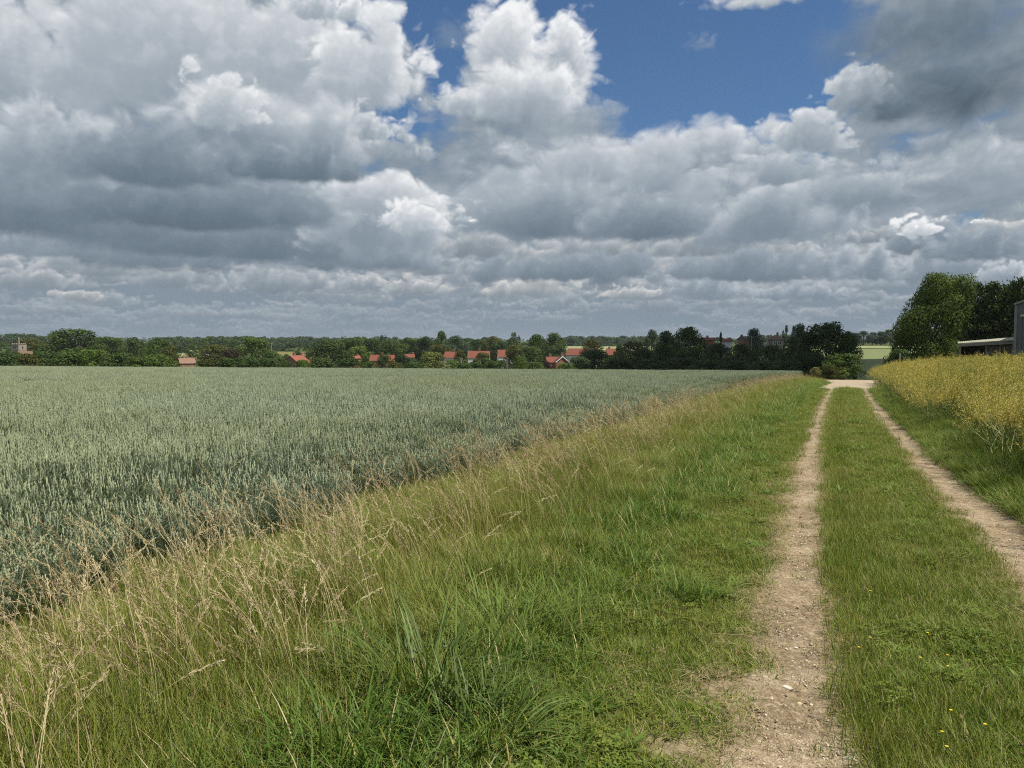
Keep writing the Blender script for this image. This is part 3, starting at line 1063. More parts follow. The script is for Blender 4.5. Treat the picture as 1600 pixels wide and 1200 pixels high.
# coarse green grass left of the track and the right-hand verge
co_src = [clump((64, 64, 64, 40, 40, 40)[i], 0.13, 0.14, (0.30, 0.30, 0.32, 0.38, 0.36, 0.40)[i], (0.0055, 0.0055, 0.006, 0.0095, 0.009, 0.0105)[i], 0.55, 1.7, 50 + i, mats=(0, 1, 2), wgt=(0.78, 0.17, 0.05), segs=4).mesh('coarse_clump', [M_COARSE, M_MEADOW, M_STRAW]) for i in range(6)]
ver_src = [clump(64, 0.14, 0.22, 0.44, 0.0062, 0.45, 1.4, 70 + i, bias=(R(200), 0.5), mats=(0, 1, 2), wgt=(0.6, 0.35, 0.05)).mesh('verge_clump', [M_COARSE, M_MEADOW, M_STRAW]) for i in range(5)]
F = Field(42)
for y0, y1, sp, sm in ((1.2, 10, 0.085, 1.0), (10, 22, 0.13, 1.25), (22, 66, 0.24, 1.8)):
    x, y = jgrid(-3.4, -0.75, y0, y1, sp, 0.6, int(y0 * 10) + 13)
    b = pn(x, y, 0.55, 81) * 0.5
    keep = (x < -0.85 + 0.55 * pn(x, y, 1.4, 82) - 0.25) & (x > -2.35 + b * 0.8)
    zm = np.clip(0.55 + 0.35 * (-x - 0.9) + 0.5 * pn(x, y, 1.5, 83) + 0.3 * pn(x, y, 4, 84), 0.35, 1.7)
    F.add(x, y, range(6), 0.8 * sm, 1.2 * sm, 0.13, keep=keep, zmul=zm / sm ** 0.6)
    x, y = jgrid(1.74, 3.1, y0, y1, sp * 1.05, 0.6, int(y0 * 10) + 17)
    zm = np.clip(0.45 + 1.0 * (x - 1.74) + 0.3 * pn(x, y, 1.8, 85), 0.35, 1.35)
    F.add(x, y, range(6, 11), 0.85 * sm, 1.2 * sm, 0.1, keep=~rut_mask(x, y), yaw=0.0, zmul=zm / sm ** 0.6)
F.build('coarse_grass', co_src + ver_src)

# tall meadow grass along the wheat
me_src = [clump(70, 0.14, 0.30, 0.60, 0.0044, 0.24, 1.0, 90 + i, bias=(R(180), 0.35), mats=(0, 1, 2), wgt=(0.80, 0.08, 0.12)).mesh('meadow_clump', [M_MEADOW, M_COARSE, M_STRAW]) for i in range(6)]
F = Field(43)
for y0, y1, sp, sm in ((1.2, 11, 0.088, 1.0), (11, 24, 0.14, 1.3), (24, 76, 0.25, 1.9)):
    x, y = jgrid(-5.3, -1.7, y0, y1, sp, 0.6, int(y0 * 10) + 23)
    b = pn(x, y, 0.55, 81) * 0.5
    keep = (x < -1.95 + b * 0.8 + 0.3 * pn(x, y, 3, 88)) & (pn(x, y, 0.8, 89) > -0.75) & (F.rs.rand(len(x)) < sstep(x, -5.3, -4.1))
    zm = np.clip(0.42 + 0.38 * np.exp(-((x + 3.1) / 0.75) ** 2) + 0.25 * pn(x, y, 0.9, 86) + 0.2 * pn(x, y, 3, 87), 0.3, 1.0)
    F.add(x, y, range(6), 0.85 * sm, 1.2 * sm, 0.08, keep=keep, yaw=0.0, zmul=zm / sm ** 0.7)
F.build('meadow_grass', me_src)

# pale seed heads over it
sd_src = [seed_stalks(7, 0.18, 0.55, 0.88, 110 + i, R(185)).mesh('seed_stalks', [M_STRAW, M_PANICLE]) for i in range(7)]
F = Field(44)
for y0, y1, sp, sm in ((1.2, 12, 0.14, 1.0), (12, 26, 0.2, 1.1), (26, 76, 0.33, 1.4)):
    x, y = jgrid(-5.2, -1.9, y0, y1, sp, 0.6, int(y0 * 10) + 33)
    drift = pn(x, y, 0.45, 91) + 0.5 * pn(x, y, 1.3, 92)
    band = np.exp(-((x + 3.15 + 0.25 * sstep(y, 6, 14)) / 0.85) ** 2)
    band2 = (0.5 + 0.35 * sstep(y, 6, 12)) * np.exp(-((x + 4.25) / 0.32) ** 2)
    keep = F.rs.rand(len(x)) < np.clip((band + band2) * (0.40 + 0.5 * drift), 0, 0.65)
    F.add(x, y, range(7), 0.8 * sm, 1.15 * sm, 0.09, keep=keep, yaw=0.0, zmul=np.clip(0.9 + 0.25 * pn(x, y, 0.7, 93), 0.6, 1.2) / sm)
F.build('dry_seed_grass', sd_src)

# the wheat
wh_src = [wheat(34, 0.15, 130 + i).mesh('wheat_patch', [M_EAR, M_WLEAF]) for i in range(6)]
wh_src += [wheat(110, 0.34, 150 + i).mesh('wheat_patch', [M_EAR, M_WLEAF]) for i in range(4)]
F = Field(45)


def wheat_gap(x, y):
    """thin places: faint sprayer lines and a lodged patch where the crop stands lower"""
    X = x + bend(y)
    u, v = X * CY + y * SY, y * CY - X * SY
    low = np.exp(-((u + 15.5) / 3.0) ** 2 - ((v - 26.0) / 0.9) ** 2) + 0.6 * np.exp(-((u + 6.0 - 0.3 * (v - 30)) / 5.0) ** 2 - ((v - 34.0 - 0.22 * u) / 1.0) ** 2)
    return low


for y0, y1, x0, sp, ids, rlo, rhi in ((1.0, 40, -40, 0.235, range(6), 0, 36), (1.0, 135, -150, 0.56, range(6, 10), 36, 150)):
    x, y = jgrid(x0, -4.1, y0, y1, sp, 0.5, int(sp * 100))
    X = x + bend(y)
    r = np.hypot(X, y)
    edge = -4.4 + 0.18 * pn(x, y, 0.8, 95) - 0.9 * sstep(y, 30, 80)
    keep = (r >= rlo) & (r < rhi) & (x < edge) & (y < 100 + 0.25 * x)
    low = wheat_gap(x, y)
    rim = 1 - sstep(edge - x, 0.0, 1.5 if rlo == 0 else 0.01)
    keep &= F.rs.rand(len(x)) > 0.40 * rim
    zm = np.clip(1.0 + 0.06 * pn(x, y, 0.25, 96) + 0.05 * pn(x, y, 1.0, 97) - 0.45 * np.clip(low, 0, 1) - 0.40 * rim, 0.45, 1.2)
    F.add(x, y, ids, 0.92, 1.1, 0.05, keep=keep, zmul=zm, half=37)
F.build('wheat_crop', wh_src)

# oilseed rape on the right
ra_src = [rape(170 + i).mesh('rape_patch', [M_POD, M_RSTEM, M_COARSE]) for i in range(6)]
F = Field(46)
x, y = jgrid(2.35, 34, 3.0, 66, 0.38, 0.5, 61)
edge = 2.66 + 0.30 * pn(x, y, 0.9, 98) + 0.20 * pn(x, y, 2.4, 99)
zm = np.clip(0.78 + 0.21 * sstep(x - edge, 0.0, 1.2) + 0.07 * pn(x, y, 0.5, 100) + 0.06 * pn(x, y, 1.7, 101), 0.6, 1.25)
F.add(x, y, range(6), 0.92, 1.2, 0.16, keep=((x > edge) | ((x > edge - 0.45) & (F.rs.rand(len(x)) < 0.22))) & (y < 66 - 0.12 * (x - 2.5)), zmul=zm, half=40)
F.build('rape_crop', ra_src)


# ------------------------------------------------------------------ trees and bushes
def foliage(name, stops, trans=0.30):
    return leaf_mat(name, stops, None, trans=trans, rough=0.6, spec=0.15, inst=0.3, tcol=1.1)


FOL = {
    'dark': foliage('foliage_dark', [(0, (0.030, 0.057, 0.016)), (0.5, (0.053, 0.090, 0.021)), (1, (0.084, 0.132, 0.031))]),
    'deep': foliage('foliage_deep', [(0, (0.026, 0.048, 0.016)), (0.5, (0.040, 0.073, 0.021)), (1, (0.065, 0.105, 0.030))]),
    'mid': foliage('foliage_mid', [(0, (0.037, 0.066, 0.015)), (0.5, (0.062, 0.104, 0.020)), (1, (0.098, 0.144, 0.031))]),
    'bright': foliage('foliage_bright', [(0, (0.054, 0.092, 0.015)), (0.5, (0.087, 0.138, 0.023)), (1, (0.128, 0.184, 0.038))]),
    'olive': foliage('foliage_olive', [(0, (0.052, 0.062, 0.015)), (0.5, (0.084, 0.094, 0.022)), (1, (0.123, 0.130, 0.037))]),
    'willow': foliage('foliage_willow', [(0, (0.089, 0.111, 0.030)), (0.5, (0.135, 0.165, 0.043)), (1, (0.189, 0.216, 0.068))]),
    'blue': foliage('foliage_bluish', [(0, (0.039, 0.066, 0.036)), (0.5, (0.062, 0.099, 0.054)), (1, (0.096, 0.137, 0.075))]),
    'maroon': foliage('foliage_maroon', [(0, (0.033, 0.027, 0.018)), (0.5, (0.054, 0.042, 0.027)), (1, (0.083, 0.068, 0.042))]),
    'ash': foliage('foliage_ash', [(0, (0.039, 0.069, 0.011)), (0.45, (0.069, 0.109, 0.018)), (1, (0.122, 0.161, 0.033))], 0.3),
    'cypress': foliage('foliage_cypress', [(0, (0.022, 0.044, 0.011)), (0.5, (0.041, 0.073, 0.015)), (1, (0.091, 0.125, 0.028))], 0.12),
    'golden': foliage('foliage_golden', [(0, (0.120, 0.120, 0.036)), (0.5, (0.204, 0.186, 0.066)), (1, (0.300, 0.252, 0.108))]),
}


def bark():
    m, nt, out = new_mat('bark')
    n = noise(nt, obco(nt), 22, 5, 0.6)
    principled(nt, out, ramp(nt, n, [(0.3, (0.06, 0.048, 0.036)), (0.7, (0.15, 0.125, 0.095))]), 0.9, 0.1, n, 0.02)
    return m


M_BARK = bark()


def crown_mesh(name, seed, lobes, leaves, size, shape='dome', low=0.12):
    """leaf clumps spread over overlapping boughs inside a unit envelope (1 wide, 1 high)"""
    rs = np.random.RandomState(seed)
    C, RR = [], []
    tries = 0
    while len(C) < lobes and tries < 5000:
        tries += 1
        p = rs.uniform(-1, 1, 3)
        if shape == 'dome':
            z = low + (1 - low) * (p[2] * 0.5 + 0.5)
            k = (z - low) / (1 - low)
            R_ = 0.5 * math.sqrt(max(0.0, 1 - max(0, (k - 0.30) / 0.70) ** 2.0)) * (0.72 + 0.28 * min(1, k / 0.3))
            rad = rs.uniform(0.09, 0.19)
        elif shape == 'tall':
            z = low + (1 - low) * (p[2] * 0.5 + 0.5)
            k = (z - low) / (1 - low)
            R_ = 0.5 * (1 - k) ** 0.55 * min(1, 0.5 + k * 2.5)
            rad = rs.uniform(0.08, 0.16)
        elif shape == 'loose':
            z = low + (1 - low) * (p[2] * 0.5 + 0.5)
            k = (z - low) / (1 - low)
            R_ = 0.5 * math.sqrt(max(0.0, 1 - (2 * k - 1.1) ** 2 / 1.3))
            rad = rs.uniform(0.06, 0.13)
        else:                                  # bush
            z = p[2] * 0.5 + 0.5
            R_ = 0.5 * math.sqrt(max(0.0, 1 - z ** 2.2)) * (0.85 + 0.15 * min(1, z / 0.2))
            rad = rs.uniform(0.10, 0.20)
        q = math.hypot(p[0], p[1])
        if q > 1:
            continue
        rr = R_ - rad * 0.8
        if rr <= 0 and shape != 'tall':
            rr = 0.02
        if z + rad > 1.0:
            z = 1.0 - rad * rs.uniform(0.8, 1.0)
        e = q ** 0.5                            # boughs crowd towards the outside
        ang = math.atan2(p[1], p[0])
        C.append((math.cos(ang) * e * max(rr, 0.01), math.sin(ang) * e * max(rr, 0.01), max(z, low + 0.02)))
        RR.append(rad)
    C, RR = np.array(C), np.array(RR)
    w = RR ** 2
    li = rs.choice(len(C), leaves, p=w / w.sum())
    d = rs.normal(0, 1, (leaves, 3))
    d[:, 2] += 0.25
    d /= np.linalg.norm(d, axis=1)[:, None]
    P = C[li] + d * (RR[li] * rs.uniform(0.55, 1.08, leaves) ** 0.7)[:, None]
    P[:, 2] = np.clip(P[:, 2], 0.01, 1.02)
    nrm = d + rs.normal(0, 0.36, (leaves, 3))
    nrm /= np.linalg.norm(nrm, axis=1)[:, None]
    a = np.cross(nrm, rs.normal(0, 1, (leaves, 3)))
    a /= np.linalg.norm(a, axis=1)[:, None]
    b = np.cross(nrm, a)
    s = size * rs.uniform(0.55, 1.3, leaves)[:, None]
    V4 = np.stack([P - a * s * 0.5, P + b * s * 0.33, P + a * s * 0.5, P - b * s * 0.33], 1).reshape(-1, 3)
    lobe_t = rs.normal(0, 0.14, len(C))
    tn = np.clip(0.5 + lobe_t[li] + rs.normal(0, 0.09, leaves), 0, 1)
    return quads(name, V4, tn), C, RR


def quads(name, V4, tn, mat=None):
    n = len(V4) // 4
    me = bpy.data.meshes.new(name)
    me.vertices.add(4 * n)
    me.vertices.foreach_set('co', V4.astype(np.float32).ravel())
    me.loops.add(4 * n)
    me.loops.foreach_set('vertex_index', np.arange(4 * n, dtype=np.int32))
    me.polygons.add(n)
    me.polygons.foreach_set('loop_start', np.arange(0, 4 * n, 4, dtype=np.int32))
    me.attributes.new('tint', 'FLOAT', 'FACE').data.foreach_set('value', tn.astype(np.float32))
    me.materials.append(mat or FOL['mid'])
    me.update()
    return me


def trunk_mesh(name, C, seed, girth=0.03, fork=0.32):
    rs = random.Random(seed)
    mb = MB()
    lean = Vector((rs.gauss(0, .015), rs.gauss(0, .015), 0))
    mb.tube([(0, 0, -0.08), (0, 0, 0.02), lean + Vector((0, 0, fork * 0.6)), lean * 2 + Vector((0, 0, fork)), lean * 2 + Vector((0, 0, 0.72))],
            [girth * 1.6, girth * 1.1, girth * 0.9, girth * 0.75, girth * 0.2], 7)
    top = lean * 2 + Vector((0, 0, fork))
    for c in C[:14]:
        c = Vector(c)
        st = lean + Vector((0, 0, fork * rs.uniform(0.6, 1.3)))
        mid = st.lerp(c, 0.5) + Vector((0, 0, 0.04))
        mb.tube([st, mid, c], [girth * 0.5, girth * 0.32, girth * 0.1], 5)
    return mb.mesh(name, M_BARK, True)


def conifer_mesh(name, seed, leaves=13000, size=0.030):
    """a dense cypress: drooping sprays in ragged tiers round a tapering spire"""
    rs = np.random.RandomState(seed)
    nb = 190
    k = np.sort(rs.rand(nb)) ** 0.85
    ang = rs.uniform(0, 2 * np.pi, nb)
    Lb = (0.5 * np.minimum((1 - k) * 1.15, 0.66 + 0.34 * (1 - k)) * rs.uniform(0.7, 1.12, nb)) + 0.012
    li = rs.choice(nb, leaves, p=(Lb + 0.06) / (Lb + 0.06).sum())
    f = rs.uniform(0.25, 1.0, leaves) ** 0.6
    x = np.cos(ang[li]) * Lb[li] * f
    y = np.sin(ang[li]) * Lb[li] * f
    z = k[li] * 0.95 + 0.02 + Lb[li] * (0.30 * f - 0.12 * f ** 3)
    wv = 0.028 + 0.05 * (1 - f)
    P = np.stack([x, y, z], -1) + rs.normal(0, 1, (leaves, 3)) * (wv * np.array([1, 1, 0.8])[:, None]).T * 0.8
    P[:, 2] = np.clip(P[:, 2], 0.005, 1.0)
    out = np.stack([np.cos(ang[li]), np.sin(ang[li]), np.full(leaves, 0.35)], -1)
    a = out + rs.normal(0, 0.5, (leaves, 3))
    a /= np.linalg.norm(a, axis=1)[:, None]
    b = np.cross(a, rs.normal(0, 1, (leaves, 3)))
    b /= np.linalg.norm(b, axis=1)[:, None]
    s = size * rs.uniform(0.6, 1.4, leaves)[:, None]
    V4 = np.stack([P - a * s * 0.5, P + b * s * 0.28, P + a * s * 0.75, P - b * s * 0.28], 1).reshape(-1, 3)
    bt = rs.normal(0, 0.13, nb)
    return quads(name, V4, np.clip(0.45 + bt[li] + rs.normal(0, 0.14, leaves) + 0.1 * (f - 0.6), 0, 1))


LIB = {}
for sh, cnt, lobes, leaves, size in (('dome', 5, 40, 6500, 0.042), ('tall', 3, 28, 4400, 0.040), ('loose', 3, 22, 2200, 0.036), ('bush', 4, 30, 5000, 0.044)):
    LIB[sh] = []
    for i in range(cnt):
        me, C, RR = crown_mesh('%s_crown' % sh, 300 + 17 * i + len(sh), lobes, leaves, size, sh, 0.10 if sh != 'loose' else 0.3)
        LIB[sh].append((me, trunk_mesh('%s_trunk' % sh, C, 40 + i, 0.022 if sh != 'bush' else 0.015, 0.30 if sh != 'bush' else 0.12)))
LIB['conifer'] = [(conifer_mesh('cypress_crown', 400 + i), trunk_mesh('cypress_trunk', [], 60 + i, 0.022, 0.4)) for i in range(4)]


def base_rz(px):
    return -to_dir(px, 545)[0] + YAW       # local x then runs across the view, local y away from it


def tree(name, px, ytop, wpx, r, shape, col, label, cat='tree', group=None, lift=0.0, rz=None, variant=None, depth=None):
    """one tree: its place, its own crown and trunk"""
    x, y, zg = place(px, r)
    zt = z_at(ytop, px, r)
    h = max(zt - zg + lift, 0.5) * (1.04 if r > 110 else 1.0)
    w = wpx / FPX * r * (1.7 if name == 'hedge_bush' else 1.22)
    t = thing(name, label, cat, (x, y, zg - lift), rng.uniform(0, 6.28) if rz is None else rz, (w, w * (depth or 1), h), group)
    lib = LIB[shape]
    me, tr = lib[rng.randint(len(lib)) if variant is None else variant]
    c = add('crown', me, t)
    c.material_slots[0].link = 'OBJECT'
    c.material_slots[0].material = FOL[col]
    add('trunk', tr, t)
    return t


G_V = 'trees round the village beyond the wheat field'
G_H = 'hedge bushes beyond the wheat field'
TREES = [
    # (name, px, ytop, width px, metres, shape, foliage, label, group)
    # behind, around the church
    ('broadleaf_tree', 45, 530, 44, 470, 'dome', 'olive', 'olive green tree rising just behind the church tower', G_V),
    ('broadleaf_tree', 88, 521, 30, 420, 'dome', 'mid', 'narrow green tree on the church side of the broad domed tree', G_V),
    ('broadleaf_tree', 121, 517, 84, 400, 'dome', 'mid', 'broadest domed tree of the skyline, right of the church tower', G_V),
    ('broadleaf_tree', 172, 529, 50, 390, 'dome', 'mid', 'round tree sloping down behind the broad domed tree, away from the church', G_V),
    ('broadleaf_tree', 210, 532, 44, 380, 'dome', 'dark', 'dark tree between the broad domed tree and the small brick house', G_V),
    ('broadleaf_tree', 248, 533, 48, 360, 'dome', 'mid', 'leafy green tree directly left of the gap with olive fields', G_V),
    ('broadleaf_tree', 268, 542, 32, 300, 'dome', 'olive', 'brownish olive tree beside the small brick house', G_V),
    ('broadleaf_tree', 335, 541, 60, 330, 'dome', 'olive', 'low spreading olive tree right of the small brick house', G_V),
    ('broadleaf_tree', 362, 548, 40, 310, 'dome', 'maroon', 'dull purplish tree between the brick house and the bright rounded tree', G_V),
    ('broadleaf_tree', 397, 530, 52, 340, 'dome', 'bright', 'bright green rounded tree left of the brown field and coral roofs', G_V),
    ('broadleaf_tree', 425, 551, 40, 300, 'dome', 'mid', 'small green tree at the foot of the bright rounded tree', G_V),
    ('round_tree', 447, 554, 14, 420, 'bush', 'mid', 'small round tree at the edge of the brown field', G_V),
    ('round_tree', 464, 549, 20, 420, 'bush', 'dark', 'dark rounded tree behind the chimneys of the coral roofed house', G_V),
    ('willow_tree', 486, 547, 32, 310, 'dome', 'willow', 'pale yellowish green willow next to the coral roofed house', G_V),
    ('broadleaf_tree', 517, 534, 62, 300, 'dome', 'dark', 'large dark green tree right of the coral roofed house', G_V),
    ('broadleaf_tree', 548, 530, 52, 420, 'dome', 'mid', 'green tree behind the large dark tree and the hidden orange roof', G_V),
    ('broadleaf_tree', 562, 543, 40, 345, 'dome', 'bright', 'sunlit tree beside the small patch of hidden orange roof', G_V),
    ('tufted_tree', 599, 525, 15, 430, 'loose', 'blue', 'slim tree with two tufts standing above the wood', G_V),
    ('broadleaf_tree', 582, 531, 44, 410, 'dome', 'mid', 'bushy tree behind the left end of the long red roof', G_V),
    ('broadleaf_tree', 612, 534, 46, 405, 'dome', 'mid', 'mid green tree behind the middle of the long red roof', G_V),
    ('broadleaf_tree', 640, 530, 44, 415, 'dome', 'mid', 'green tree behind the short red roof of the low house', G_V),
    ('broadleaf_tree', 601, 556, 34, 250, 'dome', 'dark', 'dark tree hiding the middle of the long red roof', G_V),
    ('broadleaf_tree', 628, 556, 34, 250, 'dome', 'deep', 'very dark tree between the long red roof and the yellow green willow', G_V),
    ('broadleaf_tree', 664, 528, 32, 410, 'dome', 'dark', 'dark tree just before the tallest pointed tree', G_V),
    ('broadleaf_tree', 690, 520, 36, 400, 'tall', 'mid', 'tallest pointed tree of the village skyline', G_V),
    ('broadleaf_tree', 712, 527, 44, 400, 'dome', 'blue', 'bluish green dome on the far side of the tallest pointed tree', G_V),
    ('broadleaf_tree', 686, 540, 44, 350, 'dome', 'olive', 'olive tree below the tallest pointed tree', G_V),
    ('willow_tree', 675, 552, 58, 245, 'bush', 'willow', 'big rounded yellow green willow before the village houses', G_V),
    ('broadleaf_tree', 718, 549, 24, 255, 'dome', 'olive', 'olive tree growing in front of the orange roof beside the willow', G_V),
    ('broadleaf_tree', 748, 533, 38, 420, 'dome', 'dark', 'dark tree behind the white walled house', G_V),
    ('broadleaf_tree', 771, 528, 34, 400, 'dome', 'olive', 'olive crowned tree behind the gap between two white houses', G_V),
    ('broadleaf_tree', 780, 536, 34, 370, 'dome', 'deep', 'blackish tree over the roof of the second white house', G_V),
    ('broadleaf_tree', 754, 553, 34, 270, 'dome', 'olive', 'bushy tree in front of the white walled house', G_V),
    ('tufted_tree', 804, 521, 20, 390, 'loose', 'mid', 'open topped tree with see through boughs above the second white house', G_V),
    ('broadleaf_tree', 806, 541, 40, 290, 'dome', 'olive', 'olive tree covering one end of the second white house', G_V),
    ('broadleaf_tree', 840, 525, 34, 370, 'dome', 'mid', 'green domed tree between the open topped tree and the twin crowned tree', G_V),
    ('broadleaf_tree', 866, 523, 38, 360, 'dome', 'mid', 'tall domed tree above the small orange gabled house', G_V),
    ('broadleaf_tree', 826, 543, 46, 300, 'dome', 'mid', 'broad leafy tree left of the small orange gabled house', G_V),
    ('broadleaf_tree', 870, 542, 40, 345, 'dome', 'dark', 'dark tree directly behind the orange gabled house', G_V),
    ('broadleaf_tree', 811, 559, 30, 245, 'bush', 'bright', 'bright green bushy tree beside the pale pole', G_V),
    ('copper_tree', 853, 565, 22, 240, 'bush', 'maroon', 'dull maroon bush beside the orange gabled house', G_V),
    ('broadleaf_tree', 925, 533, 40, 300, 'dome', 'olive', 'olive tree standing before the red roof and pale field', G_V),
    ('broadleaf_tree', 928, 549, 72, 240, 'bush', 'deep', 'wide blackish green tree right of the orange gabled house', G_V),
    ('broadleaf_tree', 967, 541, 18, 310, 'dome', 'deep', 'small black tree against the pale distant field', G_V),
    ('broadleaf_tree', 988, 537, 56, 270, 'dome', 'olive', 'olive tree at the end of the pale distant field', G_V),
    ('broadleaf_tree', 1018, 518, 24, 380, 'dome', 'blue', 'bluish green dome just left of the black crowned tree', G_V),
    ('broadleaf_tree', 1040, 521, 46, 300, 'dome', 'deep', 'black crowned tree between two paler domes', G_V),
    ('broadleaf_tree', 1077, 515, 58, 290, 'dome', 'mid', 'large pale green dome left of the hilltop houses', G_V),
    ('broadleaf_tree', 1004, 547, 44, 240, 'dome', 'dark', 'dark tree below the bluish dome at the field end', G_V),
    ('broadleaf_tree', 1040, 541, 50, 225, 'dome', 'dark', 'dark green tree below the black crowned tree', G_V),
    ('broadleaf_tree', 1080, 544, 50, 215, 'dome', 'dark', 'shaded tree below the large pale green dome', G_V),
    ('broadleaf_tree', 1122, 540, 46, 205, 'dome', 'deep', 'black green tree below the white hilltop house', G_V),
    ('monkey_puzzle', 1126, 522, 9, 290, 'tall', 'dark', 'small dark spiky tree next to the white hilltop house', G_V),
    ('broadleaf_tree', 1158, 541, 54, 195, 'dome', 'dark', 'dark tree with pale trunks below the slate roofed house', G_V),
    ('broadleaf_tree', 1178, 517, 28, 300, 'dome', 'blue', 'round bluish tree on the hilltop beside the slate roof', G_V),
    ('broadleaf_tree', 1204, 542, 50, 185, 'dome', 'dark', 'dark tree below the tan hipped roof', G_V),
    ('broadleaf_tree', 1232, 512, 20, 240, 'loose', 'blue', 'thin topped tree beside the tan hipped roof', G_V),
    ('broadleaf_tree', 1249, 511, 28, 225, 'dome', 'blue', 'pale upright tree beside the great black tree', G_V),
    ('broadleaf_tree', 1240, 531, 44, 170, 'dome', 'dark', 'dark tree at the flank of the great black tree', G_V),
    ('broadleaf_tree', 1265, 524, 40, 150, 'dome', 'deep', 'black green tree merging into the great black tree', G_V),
    ('broadleaf_tree', 1292, 509, 74, 128, 'dome', 'deep', 'great black green tree behind the rounded bush by the track', G_V),
    ('broadleaf_tree', 1326, 522, 34, 126, 'dome', 'dark', 'greener tree at the open field edge of the great black tree', G_V),
    # the hedge line along the far edge of the wheat
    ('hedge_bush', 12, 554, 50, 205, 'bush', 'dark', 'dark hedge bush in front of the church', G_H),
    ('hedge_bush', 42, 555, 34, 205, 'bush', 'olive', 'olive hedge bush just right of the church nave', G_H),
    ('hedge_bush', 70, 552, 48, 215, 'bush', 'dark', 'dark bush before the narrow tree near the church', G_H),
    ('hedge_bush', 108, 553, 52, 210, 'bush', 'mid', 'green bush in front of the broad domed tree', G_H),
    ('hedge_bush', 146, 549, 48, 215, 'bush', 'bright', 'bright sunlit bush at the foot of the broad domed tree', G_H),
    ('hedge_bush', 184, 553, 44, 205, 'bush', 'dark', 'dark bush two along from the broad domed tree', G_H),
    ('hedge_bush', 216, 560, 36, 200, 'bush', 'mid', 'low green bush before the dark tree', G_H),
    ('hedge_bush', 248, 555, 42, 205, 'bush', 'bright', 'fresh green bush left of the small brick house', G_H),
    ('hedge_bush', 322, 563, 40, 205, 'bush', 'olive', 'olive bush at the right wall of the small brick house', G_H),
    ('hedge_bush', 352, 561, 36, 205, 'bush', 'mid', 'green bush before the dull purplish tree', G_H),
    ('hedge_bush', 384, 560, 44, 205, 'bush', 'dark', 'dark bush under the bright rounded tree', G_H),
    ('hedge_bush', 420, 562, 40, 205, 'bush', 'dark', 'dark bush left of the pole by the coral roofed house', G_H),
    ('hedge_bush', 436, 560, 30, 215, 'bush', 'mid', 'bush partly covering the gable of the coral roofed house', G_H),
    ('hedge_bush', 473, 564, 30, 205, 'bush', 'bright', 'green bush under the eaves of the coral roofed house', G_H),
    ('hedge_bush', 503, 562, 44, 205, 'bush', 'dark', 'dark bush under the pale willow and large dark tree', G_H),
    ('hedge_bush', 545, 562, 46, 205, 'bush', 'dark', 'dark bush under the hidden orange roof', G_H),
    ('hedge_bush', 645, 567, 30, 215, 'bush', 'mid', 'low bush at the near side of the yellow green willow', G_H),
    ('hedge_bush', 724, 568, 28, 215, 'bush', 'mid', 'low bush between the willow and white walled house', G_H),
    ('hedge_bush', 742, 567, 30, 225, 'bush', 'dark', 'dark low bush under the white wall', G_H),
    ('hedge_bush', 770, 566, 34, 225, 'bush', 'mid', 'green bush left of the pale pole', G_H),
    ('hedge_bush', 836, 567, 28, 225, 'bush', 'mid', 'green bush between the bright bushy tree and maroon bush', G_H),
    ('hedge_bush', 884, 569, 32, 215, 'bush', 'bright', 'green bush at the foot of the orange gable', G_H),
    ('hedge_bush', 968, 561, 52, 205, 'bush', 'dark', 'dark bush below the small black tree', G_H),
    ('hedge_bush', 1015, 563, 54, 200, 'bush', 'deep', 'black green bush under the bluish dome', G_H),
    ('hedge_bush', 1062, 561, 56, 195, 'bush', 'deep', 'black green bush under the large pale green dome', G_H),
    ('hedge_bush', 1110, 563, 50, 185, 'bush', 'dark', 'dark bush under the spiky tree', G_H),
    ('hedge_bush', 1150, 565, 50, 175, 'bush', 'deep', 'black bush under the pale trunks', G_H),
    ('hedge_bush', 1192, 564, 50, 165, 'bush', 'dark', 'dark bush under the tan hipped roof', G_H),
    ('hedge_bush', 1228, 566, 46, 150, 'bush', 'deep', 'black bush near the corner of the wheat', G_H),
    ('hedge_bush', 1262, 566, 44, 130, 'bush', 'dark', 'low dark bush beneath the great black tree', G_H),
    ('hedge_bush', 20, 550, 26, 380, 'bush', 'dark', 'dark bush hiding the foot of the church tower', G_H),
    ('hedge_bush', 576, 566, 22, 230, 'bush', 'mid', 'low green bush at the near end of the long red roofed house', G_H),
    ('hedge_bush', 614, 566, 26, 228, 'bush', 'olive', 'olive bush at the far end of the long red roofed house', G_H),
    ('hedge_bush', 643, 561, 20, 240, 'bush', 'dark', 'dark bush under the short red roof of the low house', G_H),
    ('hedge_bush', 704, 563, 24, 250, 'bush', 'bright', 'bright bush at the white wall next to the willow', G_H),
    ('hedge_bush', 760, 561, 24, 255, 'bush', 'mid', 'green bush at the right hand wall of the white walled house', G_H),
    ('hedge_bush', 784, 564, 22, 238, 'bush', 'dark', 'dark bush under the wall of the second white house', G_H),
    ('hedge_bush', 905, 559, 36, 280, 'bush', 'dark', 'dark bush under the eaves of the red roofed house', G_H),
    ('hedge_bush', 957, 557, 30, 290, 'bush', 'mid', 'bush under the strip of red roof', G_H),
    # by the end of the track
    ('rounded_bush', 1320, 552, 66, 93, 'bush', 'mid', 'rounded green bush standing at the end of the track', None),
    ('clipped_shrub', 1297, 569, 27, 89, 'bush', 'olive', 'low flat topped shrub beside the rounded bush', None),
    ('small_shrub', 1318, 578, 18, 87, 'bush', 'willow', 'small yellowish shrub at the foot of the rounded bush', None),
    ('golden_shrub', 1275, 574, 18, 90, 'bush', 'golden', 'small straw coloured shrub at the corner of the wheat', None),
    ('field_shrub', 1403, 545, 40, 90, 'bush', 'dark', 'dark shrub under the big ash beside the steel post', None),
